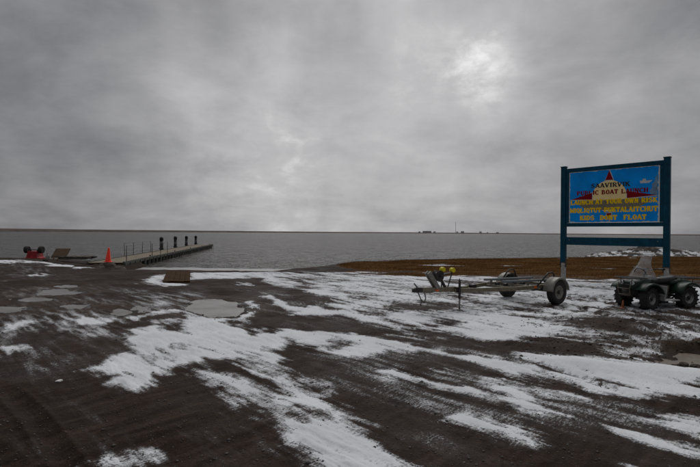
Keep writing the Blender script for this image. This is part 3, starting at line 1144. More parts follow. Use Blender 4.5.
def far_mast():
    u = 455.6
    d = ray(u, 233)
    d = d / math.hypot(d[0], d[1])
    D = far_line(u) + 70
    root = empty('radio_mast', (d[0] * D, d[1] * D, WATER_Z + 3.5))
    H = 10.6 * D / F
    mb = MB()
    for k in range(3):
        a = 2 * math.pi * k / 3
        mb.tube([(0.85 * math.cos(a), 0.85 * math.sin(a), 0), (0.45 * math.cos(a), 0.45 * math.sin(a), H)], 0.26, 5)
    mb.build('mast_legs', M_DARKST, root)
    mb = MB()
    for i in range(14):
        z = H * (i + 0.5) / 14
        mb.lathe([(0.9, z), (0.9, z + 0.4)], 6)
    tag(mb.build('bracing', M_DARKST, root), kind='stuff')
    tag(root, 'tall thin radio mast on the far shore', 'mast')


far_mast()

# ------------------------------------------------------------------ tundra grass
def build_grass():
    n = 1100000
    x = RNG.uniform(-1.5, 60, n)
    y = RNG.uniform(17, 60, n)
    # thin out with distance
    keep = (RNG.random(n) < np.clip(1.15 - (y - 20) / 55, 0.35, 1)) & (np.abs(x / y) < 1.05)
    x, y = x[keep], y[keep]
    s = shore_y(x) - y
    fr = y - grass_front(x) + 5.5 * fbm(x * 0.25, y * 0.4, 4, 0.6)
    tsn = fbm(x * 0.11 + 4, y * 0.42, 4, 0.6)
    dens = sstep(-1.0, 0.6, fr) * sstep(0.6, 1.8, s) * (1 - 0.9 * sstep(0.32, 0.42, tsn + 0.16 * np.exp(-np.clip(y - grass_front(x), 0, 99) / 2.5))) * (0.55 + 0.45 * sstep(-0.4, 0.3, fbm(x * 0.7, y * 0.7, 3)))
    k = RNG.random(len(x)) < dens
    x, y = x[k], y[k]
    z = height(x, y)
    m = len(x)
    clump = fbm(x * 0.25, y * 0.55, 4, 0.6)
    hgt = RNG.uniform(0.02, 0.085, m) * (1 + 0.6 * clump)
    tuft = sstep(0.12, 0.4, fbm(x * 1.6 + 9, y * 1.6, 3))
    tall = RNG.random(m) < 0.03 + 0.25 * tuft
    hgt = np.where(tall, hgt * 2.3, hgt)
    wid = RNG.uniform(0.002, 0.006, m)
    yaw = RNG.uniform(0, 2 * np.pi, m)
    lx = RNG.normal(0.03, 0.05, m)
    ly = RNG.normal(-0.02, 0.05, m)
    cx, sy = np.cos(yaw) * wid, np.sin(yaw) * wid
    v = np.empty((m, 3, 3))
    v[:, 0] = np.stack([x - cx, y - sy, z - 0.01], 1)
    v[:, 1] = np.stack([x + cx, y + sy, z - 0.01], 1)
    v[:, 2] = np.stack([x + lx, y + ly, z + hgt], 1)
    tone = np.clip(0.50 + 1.2 * clump + RNG.normal(0, 0.13, m), 0, 1)
    f = np.arange(m * 3).reshape(m, 3)
    o = np_mesh('tundra_grass', v.reshape(-1, 3), f, M_GRASS, False, {'tone': np.repeat(tone, 3)})
    tag(o, 'rust brown dry tundra grass between the snowy lot and the water', 'grass', kind='stuff')


build_grass()


# ------------------------------------------------------------------ pebbles and clods
def build_stones(name, n, sampler, size, mat, label):
    x, y = sampler(n)
    s = shore_y(x) - y
    k = s > 1.5
    x, y = x[k], y[k]
    m = len(x)
    z = height(x, y)
    r = size(m, y)
    base = np.array([[1, 0, 0], [0, 1, 0], [-1, 0, 0], [0, -1, 0], [0, 0, 1], [0, 0, -1]], float)
    fs = np.array([[0, 1, 4], [1, 2, 4], [2, 3, 4], [3, 0, 4], [1, 0, 5], [2, 1, 5], [3, 2, 5], [0, 3, 5]])
    jit = RNG.uniform(0.6, 1.3, (m, 6, 1))
    a = RNG.uniform(0, 6.28, m)
    b = base[None] * jit * r[:, None, None] * np.array([1.0, 0.8, 0.6])
    ca, sa = np.cos(a)[:, None], np.sin(a)[:, None]
    bx = b[:, :, 0] * ca - b[:, :, 1] * sa
    by = b[:, :, 0] * sa + b[:, :, 1] * ca
    v = np.stack([bx + x[:, None], by + y[:, None], b[:, :, 2] + z[:, None] + r[:, None] * 0.2], -1)
    f = (np.arange(m)[:, None, None] * 6 + fs[None]).reshape(-1, 3)
    o = np_mesh(name, v.reshape(-1, 3), f, mat, True)
    tag(o, label, 'stones', kind='stuff')


def near_sampler(n):
    r = 3.2 + 11 * RNG.random(n) ** 1.4
    a = RNG.uniform(R(-42), R(42), n)
    return r * np.sin(a), r * np.cos(a)


build_stones('gravel', 16000, near_sampler, lambda m, y: np.exp(RNG.normal(math.log(0.006), 0.5, m)).clip(0.002, 0.028), M_STONE,
             'small loose pebbles strewn over the bare dirt')


def clod_sampler(n):
    u = RNG.uniform(520, 715, n)
    v = RNG.uniform(296, 362, n)
    p = np.array([at(a, b) for a, b in zip(u, v)])
    return p[:, 0], p[:, 1]


build_stones('dirt_clods', 1500, clod_sampler, lambda m, y: np.exp(RNG.normal(math.log(0.013), 0.5, m)).clip(0.005, 0.04), M_ROCK,
             'dark clods of frozen dirt churned up round the quad bike')


# ------------------------------------------------------------------ earth mound beyond the grass
def build_mound():
    x0, y0 = at(645, 257.5, -0.2)
    nx, ny = 220, 46
    X, Y = np.meshgrid(np.linspace(-7, 9.5, nx), np.linspace(-2.2, 2.2, ny))
    env = np.exp(-(Y / 1.25) ** 2)
    prof = np.interp(X[0], [-7, -5.2, -3.6, -1.6, -0.7, 0.0, 1.0, 2.2, 4.0, 6.5, 9.5], [0, 0.25, 0.45, 0.55, 0.75, 1.05, 0.72, 0.55, 0.42, 0.25, 0])
    n = fbm(X * 1.1, Y * 1.4, 4, 0.6)
    hh = env * prof[None] * (1.0 + 0.55 * n) + 0.10 * env * fbm(X * 4, Y * 4, 3)
    hh -= 0.12 * (1 - env)
    xf, yf = (X + x0).ravel(), (Y + y0).ravel()
    base = height(xf, yf)
    v = np.stack([xf, yf, base + hh.ravel()], 1)
    I = np.arange(nx * ny).reshape(ny, nx)
    f = np.stack([I[:-1, :-1], I[:-1, 1:], I[1:, 1:], I[1:, :-1]], -1).reshape(-1, 4)
    t = NT('snow_dusted_earth')
    sn = t.attr('snowy')
    q = t.math('ADD', sn, t.math('MULTIPLY', t.math('SUBTRACT', t.noise(3.5, 4, 0.7), 0.5), 1.1))
    c = t.mix(t.ramp(q, [(0.46, (0, 0, 0)), (0.6, (1, 1, 1))]), (0.042, 0.034, 0.027), (0.62, 0.63, 0.65))
    t.set(Base_Color=c, Roughness=0.9)
    snowy = np.clip(0.52 - 0.9 * n.ravel() - 0.5 * (np.exp(-((X - 0.0) / 0.9) ** 2)).ravel() * (hh.ravel() > 0.45), 0, 1)
    o = np_mesh('earth_mound', v, f, t.m, True, {'snowy': snowy})
    tag(o, 'low mound of dark earth and snow beyond the grass behind the sign', 'mound', kind='structure')


build_mound()


# ------------------------------------------------------------------ floating dock
DK0 = np.array(at(137, 259.8, 0.0))
DK1 = np.array(at(213, 244.3, 0.0))
DDIR = (DK1 - DK0) / np.linalg.norm(DK1 - DK0)
DK0 = DK0 - DDIR * 2.6
DLEN = float(np.linalg.norm(DK1 - DK0))
DW = 2.1


def build_dock():
    ang = math.atan2(DDIR[1], DDIR[0])
    root = empty('floating_dock', (DK0[0], DK0[1], WATER_Z), ang)     # local x along, y to the left
    tag(root, 'long narrow floating boat dock running out from the shore', 'dock')
    nsec = 9
    L = DLEN / nsec
    top = -WATER_Z
    for i in range(nsec):
        xc = (i + 0.5) * L
        deck = empty('dock_section', (xc, DW / 2, 0))
        deck.parent = root
        nb = 16
        bl = (L - 0.06) / nb
        mb = MB()
        for k in range(nb):
            mb.box((-L / 2 + 0.03 + (k + 0.5) * bl, 0, top - 0.03 + random.uniform(-0.004, 0.004)), (bl - 0.02, DW - 0.2, 0.05))
        o = mb.build('deck_boards', M_DECK, deck)
        tag(o, kind='stuff')
        for sy in (-1, 1):
            MB().box((0, sy * (DW / 2 - 0.045), top - 0.06), (L - 0.05, 0.09, 0.20)).build('edge_beam', M_DOCKEDGE, deck)
        for k in range(4):
            MB().box((-L / 2 + (k + 0.5) * L / 4, 0, top - 0.38), (L / 4 - 0.28, DW - 0.22, 0.44), None, 0.05).build('float', M_FLOAT, deck)
        for k in range(5):
            MB().box((-L / 2 + 0.1 + k * (L - 0.2) / 4, -DW / 2 - 0.03, top - 0.26), (0.10, 0.05, 0.42)).build('fender_block', M_DOCKEDGE, deck)
    # handrails
    def along_dock(u, off):
        """distance along the dock of the mark u on the line 'off' metres from its near edge"""
        ex, ey = DK0[0] - DDIR[1] * off, DK0[1] + DDIR[0] * off
        d = ray(u, 245)
        A = np.array([[d[0], -DDIR[0]], [d[1], -DDIR[1]]])
        return float(np.linalg.solve(A, np.array([ex, ey]))[1])
    for sy, us in ((0.06, [126.5, 152.3, 160.6, 167.5]), (DW - 0.06, [124.4, 133.5, 142.5, 150.8])):
        prev = None
        for u in us:
            x = along_dock(u, sy)
            MB().tube([(x, sy, top), (x, sy, top + 0.98)], 0.022, 7).build('rail_post', M_RAIL, root)
            if prev is not None:
                for zz in (0.95, 0.5):
                    MB().tube([(prev, sy, top + zz), (x, sy, top + zz)], 0.007, 5).build('hand_rail', M_RAIL, root)
            prev = x
    for k, x in enumerate((6.5, 15, 23, 31, 38)):
        mb = MB()
        mb.box((x, 0.16, top + 0.05), (0.08, 0.06, 0.09))
        mb.bar((x - 0.16, 0.16, top + 0.11), (x + 0.16, 0.16, top + 0.11), 0.05, 0.05)
        mb.build('mooring_cleat', M_DARKST, root)
    # piles along the seaward side
    piles = [(161.5, 236.9, 'nearest mooring pile beside the dock, with a pale band'), (175.4, 236.2, 'second mooring pile from shore beside the dock'),
             (186.4, 235.8, 'third mooring pile from shore beside the dock'), (195.8, 235.6, 'outermost mooring pile near the end of the dock')]
    for i, (u, vt, label) in enumerate(piles):
        # where the line of sight crosses the dock's far edge
        off = DW + 0.30
        nx_, ny_ = -DDIR[1], DDIR[0]
        ex, ey = DK0[0] + nx_ * off, DK0[1] + ny_ * off
        d = ray(u, vt)
        A = np.array([[d[0], -DDIR[0]], [d[1], -DDIR[1]]])
        t, q = np.linalg.solve(A, np.array([ex, ey]))
        x, y = d[0] * t, d[1] * t
        ztop = CAM_H + d[2] * t
        p = empty('mooring_pile', (x, y, WATER_Z - 1.2))
        H = ztop - (WATER_Z - 1.2)
        MB().lathe([(0.16, 0), (0.165, H * 0.6), (0.165, H - 0.16)], 14).build('shaft', M_PILE, p)
        MB().lathe([(0.185, H - 0.36), (0.19, H - 0.14), (0.15, H - 0.05), (0.07, H)], 14).build('cap', M_PILE, p)
        zb = H - (0.78 if i == 0 else 1.0)
        MB().lathe([(0.172, zb), (0.172, zb + 0.32)], 14).build('band', M_PILEBAND, p)
        mb = MB()
        mb.lathe([(0.24, 1.2 - WATER_Z + 0.06), (0.24, 1.2 - WATER_Z + 0.16)], 14)
        mb.build('pile_hoop', M_DARKST, p)
        tag(p, label, 'pile', 'mooring piles along the dock')


build_dock()


def rock_mesh(r, seed, squash=0.6, sub=2):
    import bmesh
    bm = bmesh.new()
    bmesh.ops.create_icosphere(bm, subdivisions=sub, radius=1.0)
    rng = np.random.default_rng(seed)
    off = rng.random(3) * 50
    for v in bm.verts:
        p = v.co
        n = float(fbm(np.array([p.x * 1.3 + off[0] + p.z]), np.array([p.y * 1.3 + off[1] - p.z * 0.7]), 3)[0])
        v.co = Vector((p.x, p.y, p.z * squash)) * (r * (1 + 0.45 * n))
    me = bpy.data.meshes.new('rock')
    bm.to_mesh(me)
    bm.free()
    return me


def place_rock(name, u, v, z, r, mat, label, squash=0.6, seed=0, group=None):
    x, y = at(u, v, z)
    me = rock_mesh(r, seed, squash)
    me.materials.append(mat)
    o = bpy.data.objects.new(name, me)
    COL.objects.link(o)
    o.location = (x, y, gz(x, y) + r * squash * 0.35)
    o.rotation_euler = (0, 0, seed * 1.3)
    tag(o, label, 'rock', group)
    return o


# shore end of the dock: earth abutment
def build_abutment():
    mb = MB()
    P = [DK0 - DDIR * 4.6, DK0 + DDIR * 4.6]
    n = np.array([-DDIR[1], DDIR[0]])
    nx, ny = 60, 22
    X, Y = np.meshgrid(np.linspace(-4.0, 6.6, nx), np.linspace(-0.9, 3.4, ny))
    env = sstep(-0.9, 0.1, Y) * (1 - sstep(2.3, 3.4, Y)) * sstep(-4, -1.5, X) * (1 - sstep(2.5, 6.6, X))
    wx = DK0[0] + DDIR[0] * X + n[0] * Y
    wy = DK0[1] + DDIR[1] * X + n[1] * Y
    hh = -0.85 + env * 0.72 + 0.12 * env * fbm(X * 1.5, Y * 1.5, 4)
    v = np.stack([wx.ravel(), wy.ravel(), hh.ravel()], 1)
    I = np.arange(nx * ny).reshape(ny, nx)
    f = np.stack([I[:-1, :-1], I[:-1, 1:], I[1:, 1:], I[1:, :-1]], -1).reshape(-1, 4)
    o = np_mesh('dock_abutment', v, f, simple('dark_bank_earth', (0.022, 0.014, 0.009), 0.95, 0, 0.4, 1.5, (0.045, 0.03, 0.02), 0.4, spec=0.1), True)
    tag(o, 'dark earth bank carrying the shore end of the dock', 'bank', kind='structure')


build_abutment()

# cone and its block
cx, cy, cz = atd(108, 262, 26.5)


def build_cone():
    blk = empty('concrete_block', (cx, cy, 0))
    g0 = gz(cx, cy)
    me = rock_mesh(0.48, 5, 0.62)
    me.materials.append(M_ROCK)
    r = bpy.data.objects.new('boulder', me)
    bpy.data.objects.remove(blk)
    COL.objects.link(r)
    r.location = (cx + 0.02, cy, cz - 0.27)
    # flatten the top so the cone stands on it
    for v in me.vertices:
        v.co.z = min(v.co.z, 0.27)
    tag(r, 'squat brown boulder with the orange cone standing on it', 'rock')
    root = empty('traffic_cone', (cx, cy, cz))
    tag(root, 'bright orange-red traffic cone standing on a boulder by the dock', 'cone')
    MB().box((0, 0, 0.02), (0.40, 0.40, 0.04), None, 0.012).build('base', M_CONE, root)
    MB().lathe([(0.165, 0.04), (0.155, 0.07), (0.045, 0.80), (0.035, 0.815), (0.028, 0.80), (0.03, 0.6)], 20, cap=False).build('cone_body', M_CONE, root)
    root.rotation_euler = (R(1), R(3), R(20))


build_cone()
place_rock('rock', 100, 266.5, 0, 0.28, M_ROCK, 'small rock just beside the boulder under the cone', 0.55, 3)
place_rock('rock', 119, 266.5, 0, 0.36, M_ROCK, 'flat rock between the cone boulder and the dock', 0.4, 8)


# ------------------------------------------------------------------ things on the far left shore
def build_cart():
    x, y, z = atd(35, 258.6, 34.0)
    g = gz(x, y)
    root = empty('overturned_cart', (x, y, max(g, z) - 0.01), R(3))
    tag(root, 'red two-wheeled cart lying upside down with its tyres in the air', 'cart')
    # upside-down tub: wide rim on the ground, narrower floor up
    mb = MB()
    hh = 0.56
    def ring(a, b, zz):
        return [(-a, -b, zz), (a, -b, zz), (a, b, zz), (-a, b, zz)]
    mb.loft([ring(0.42, 0.46, 0.07), ring(0.38, 0.40, 0.14), ring(0.31, 0.34, hh)], True, True, False)
    mb.build('tub', M_CARTRED, root)
    MB().loft([ring(0.62, 0.48, 0.0), ring(0.62, 0.48, 0.08)], True, True, False).build('rim', M_CARTRED, root)
    for sx in (-1, 1):
        MB().box((sx * 0.18, -0.375, 0.32), (0.05, 0.03, 0.36), Matrix.Rotation(R(-8), 4, 'X')).build('rib', M_CARTRED, root)
    mb = MB()
    mb.tube([(-0.50, -0.10, 0.66), (0.50, -0.10, 0.66)], 0.03, 8)
    mb.build('axle', M_DARKST, root)
    for sx in (-1, 1):
        MB().bar((sx * 0.24, -0.10, 0.55), (sx * 0.24, -0.10, 0.67), 0.05, 0.08).build('axle_bracket', M_DARKST, root)
    for sx in (-1, 1):
        w = empty('wheel', (sx * 0.50, -0.10, 0.66))
        w.parent = root
        w.rotation_euler = (0, 0, R(90))
        MB().lathe([(0.14, -0.11), (0.22, -0.125), (0.25, -0.115), (0.255, 0), (0.25, 0.115), (0.22, 0.125), (0.14, 0.11)], 26, 'Y').build('tyre', M_RUBBER, w)
        MB().lathe([(0.02, -0.07), (0.14, -0.08), (0.14, 0.08), (0.02, 0.07)], 18, 'Y').build('rim', M_CARTRED, w)
    mb = MB()
    mb.tube([(0, 0.46, 0.06), (0.05, 0.9, 0.05), (0.05, 1.3, 0.04)], 0.03, 7)
    mb.build('drawbar', M_DARKST, root)


build_cart()


def build_left_clutter():
    x, y, z = atd(47.6, 259, 33.5)
    g = gz(x, y)
    root = empty('plastic_jug', (x, y, max(g, z) - 0.02))
    tag(root, 'small whitish jug standing between the red cart and the board', 'jug')
    MB().lathe([(0.10, 0), (0.12, 0.03), (0.12, 0.24), (0.10, 0.30), (0.045, 0.36), (0.045, 0.40)], 14).build('body', M_JUG, root)
    MB().lathe([(0.05, 0.395), (0.05, 0.43)], 12).build('lid', M_BLKPL, root)
    MB().tube([(0.10, 0, 0.28), (0.15, 0, 0.26), (0.15, 0, 0.16), (0.11, 0, 0.12)], 0.014, 6).build('handle', M_JUG, root)
    x, y, z = atd(47, 258.6, 34.6)
    place_rock('rock', 45.5, 259.3, 0, 0.18, M_ROCK, 'dark stone next to the whitish jug on the shore', 0.8, 12)

    # board propped on legs
    x, y, z = atd(60, 259, 33.0)
    g = max(gz(x, y), z) - 0.03
    root = empty('propped_board', (x, y, g), R(-8))
    tag(root, 'brown plywood board tilted up on short legs by the shore', 'board')
    tilt = Matrix.Rotation(R(52), 4, 'X')
    MB().box((0.06, 0, 0.44), (1.15, 0.80, 0.03), tilt @ Matrix.Rotation(R(0), 4, 'Z')).build('panel', M_PLY, root)
    for sx in (-0.34, 0.02):
        MB().bar((sx, 0.05, 0.40), (sx + 0.10, -0.42, -0.02), 0.07, 0.05).build('leg', M_PLY, root)
        MB().bar((sx, 0.26, 0.66), (sx + 0.02, 0.45, -0.02), 0.07, 0.05).build('leg', M_PLY, root)
    MB().bar((-0.5, -0.18, 0.21), (0.6, -0.18, 0.21), 0.05, 0.07).build('batten', M_PLANK, root)

    # low timber skid
    x, y, z = atd(77, 259.4, 33.0)
    g = max(gz(x, y), z) + 0.02
    root = empty('timber_skid', (x, y, g), R(4))
    tag(root, 'low grey timber skid lying on the shore beyond the snow patch', 'skid')
    for sy in (-0.45, 0.45):
        MB().loft([[(-1.0, sy - 0.06, 0.0), (-1.0, sy + 0.06, 0.0), (-1.0, sy + 0.06, 0.16), (-1.0, sy - 0.06, 0.16)],
                   [(0.8, sy - 0.06, 0.0), (0.8, sy + 0.06, 0.0), (0.8, sy + 0.06, 0.16), (0.8, sy - 0.06, 0.16)],
                   [(1.15, sy - 0.06, 0.10), (1.15, sy + 0.06, 0.10), (1.15, sy + 0.06, 0.18), (1.15, sy - 0.06, 0.18)]], True, True, False).build('runner', M_PLANK, root)
    for k in range(5):
        MB().box((-0.85 + k * 0.40, 0, 0.185 + 0.01 * (k % 2)), (0.30, 1.12, 0.04), Matrix.Rotation(R(random.uniform(-2, 2)), 4, 'Z')).build('plank', M_PLANK, root)


build_left_clutter()


# ------------------------------------------------------------------ boards of the launch ramp
def build_ramp_mat():
    q = [np.array(at(*m)) for m in ((162.5, 283), (190, 282.5), (190.5, 271.6), (167, 271.6))]
    c = sum(q) / 4
    root = empty('ramp_boards', (c[0], c[1], 0))
    tag(root, 'rusty brown board mat lying flat at the top of the boat ramp', 'ramp mat')
    n, m = 5, 1
    for i in range(n):
        for j in range(m):
            a0, a1 = (i + 0.02) / n, (i + 0.98) / n
            b0, b1 = (j + 0.01) / m, (j + 0.99) / m
            cs = []
            for a, b in ((a0, b0), (a1, b0), (a1, b1), (a0, b1)):
                p = (q[0] * (1 - a) + q[1] * a) * (1 - b) + (q[3] * (1 - a) + q[2] * a) * b
                cs.append((p[0] - c[0], p[1] - c[1], gz(p[0], p[1]) + 0.055 + 0.006 * ((i * 2 + j) % 3)))
            MB().prism([(x, y, z - 0.06) for x, y, z in cs], (0, 0, 0.06)).build('board', M_MAT, root)


build_ramp_mat()


# ------------------------------------------------------------------ the sign
GLYPH = {  # strokes in a 0.8 x 1 cell: (x0, y0, x1, y1, weight) ; serif bars: (x, y)
    'A': ([(.08, 0, .36, 1, .15), (.36, 1, .70, 0, .22), (.18, .34, .58, .34, .13)], [(.10, 0), (.70, 0)]),
    'B': ([(.18, 0, .18, 1, .22), (.18, .94, .5, .94, .13), (.18, .52, .55, .52, .13), (.18, .06, .55, .06, .13), (.55, .56, .55, .92, .19), (.62, .08, .62, .48, .20)], [(.14, 0), (.14, 1)]),
    'C': ([(.16, .22, .16, .78, .22), (.16, .76, .36, .95, .16), (.34, .94, .62, .94, .13), (.64, .66, .64, .98, .12), (.16, .24, .36, .05, .16), (.34, .06, .62, .06, .13), (.62, .04, .66, .28, .12)], []),
    'D': ([(.18, 0, .18, 1, .22), (.18, .94, .46, .94, .13), (.18, .06, .46, .06, .13), (.46, .93, .64, .74, .18), (.65, .24, .65, .76, .22), (.46, .07, .64, .26, .18)], [(.14, 0), (.14, 1)]),
    'F': ([(.20, 0, .20, 1, .22), (.20, .94, .66, .94, .13), (.20, .50, .52, .50, .13), (.66, .70, .66, 1, .12)], [(.20, 0), (.16, 1)]),
    'H': ([(.16, 0, .16, 1, .22), (.64, 0, .64, 1, .22), (.16, .5, .64, .5, .13)], [(.16, 0), (.16, 1), (.64, 0), (.64, 1)]),
    'I': ([(.22, 0, .22, 1, .24)], [(.22, 0), (.22, 1)]),
    'K': ([(.16, 0, .16, 1, .22), (.24, .44, .64, 1, .16), (.34, .58, .68, 0, .22)], [(.16, 0), (.16, 1), (.62, 1), (.68, 0)]),
    'L': ([(.18, 0, .18, 1, .22), (.18, .06, .64, .06, .13), (.64, 0, .64, .32, .12)], [(.18, 1), (.16, 0)]),
    '/': ([(.18, 0, .18, 1, .22), (.18, .06, .64, .06, .13), (.64, 0, .64, .32, .12), (-.02, .36, .44, .66, .13)], [(.18, 1), (.16, 0)]),
    'M': ([(.14, 0, .14, 1, .15), (.14, 1, .46, .12, .22), (.46, .12, .78, 1, .14), (.78, 0, .78, 1, .22)], [(.14, 0), (.12, 1), (.78, 0), (.80, 1)]),
    'N': ([(.14, 0, .14, 1, .15), (.14, 1, .64, 0, .22), (.64, 0, .64, 1, .15)], [(.14, 0), (.12, 1), (.64, 1)]),
    'O': ([(.16, .24, .16, .76, .22), (.64, .24, .64, .76, .22), (.16, .74, .36, .95, .16), (.64, .74, .44, .95, .16), (.34, .94, .46, .94, .13), (.16, .26, .36, .05, .16), (.64, .26, .44, .05, .16), (.34, .06, .46, .06, .13)], []),
    'Q': ([(.16, .24, .16, .76, .22), (.64, .24, .64, .76, .22), (.16, .74, .36, .95, .16), (.64, .74, .44, .95, .16), (.34, .94, .46, .94, .13), (.16, .26, .36, .05, .16), (.64, .26, .44, .05, .16), (.34, .06, .46, .06, .13), (.40, .28, .72, -.12, .15)], []),
    'P': ([(.18, 0, .18, 1, .22), (.18, .94, .52, .94, .13), (.18, .46, .52, .46, .13), (.60, .50, .60, .90, .21)], [(.18, 0), (.14, 1)]),
    'R': ([(.18, 0, .18, 1, .22), (.18, .94, .52, .94, .13), (.18, .48, .52, .48, .13), (.58, .52, .58, .90, .20), (.40, .48, .68, 0, .20)], [(.18, 0), (.14, 1), (.70, 0)]),
    'S': ([(.18, .60, .18, .86, .20), (.22, .94, .60, .94, .13), (.62, .72, .62, .98, .11), (.18, .66, .62, .38, .22), (.62, .14, .62, .42, .20), (.20, .06, .58, .06, .13), (.16, .02, .16, .30, .11)], []),
    'T': ([(.38, 0, .38, 1, .23), (.08, .94, .68, .94, .13), (.08, .68, .08, 1, .12), (.68, .68, .68, 1, .12)], [(.38, 0)]),
    'U': ([(.16, .22, .16, 1, .22), (.64, .22, .64, 1, .15), (.16, .26, .32, .05, .17), (.30, .06, .50, .06, .13), (.64, .26, .48, .05, .16)], [(.16, 1), (.64, 1)]),
    'V': ([(.10, 1, .38, 0, .22), (.38, 0, .68, 1, .15)], [(.10, 1), (.68, 1)]),
    'W': ([(.08, 1, .26, 0, .20), (.26, 0, .46, .9, .13), (.46, .9, .66, 0, .20), (.66, 0, .86, 1, .13)], [(.08, 1), (.46, 1), (.86, 1)]),
    'Y': ([(.38, 0, .38, .48, .22), (.10, 1, .38, .44, .21), (.38, .44, .68, 1, .15)], [(.38, 0), (.10, 1), (.68, 1)]),
}
ADV = {'I': 0.46, 'M': 0.98, 'W': 1.0, ' ': 0.52}


def lettering(text, u0, u1, vbase, hgt, layer, xf, bold=1.0):
    """flat print between u0 and u1 (metres on the board), one mesh per line"""
    tot = sum(ADV.get(c, 0.82) for c in text)
    sx = (u1 - u0) / tot
    mb = MB()
    k = 0
    cur = 0.0
    for c in text:
        if c in GLYPH:
            st, ser = GLYPH[c]
            quads = []
            for x0, y0, x1, y1, w in st:
                p, q = Vector((x0 * sx, y0 * hgt)), Vector((x1 * sx, y1 * hgt))
                d = (q - p).normalized()
                n = Vector((-d.y, d.x)) * (bold * w * min(sx, hgt * 1.1) / 2)
                quads.append([p - n, q - n, q + n, p + n])
            for x, y in ser:
                yy = 0.055 if y == 0 else 0.945
                hw, hh = 0.17 * sx, 0.055 * hgt
                quads.append([Vector((x * sx - hw, yy * hgt - hh)), Vector((x * sx + hw, yy * hgt - hh)), Vector((x * sx + hw, yy * hgt + hh)), Vector((x * sx - hw, yy * hgt + hh))])
            for qd in quads:
                lay = layer + 0.00012 * (k % 12)
                k += 1
                mb.poly([xf(u0 + cur * sx + p.x, vbase + p.y, lay) for p in qd])
        cur += ADV.get(c, 0.82)
    return mb


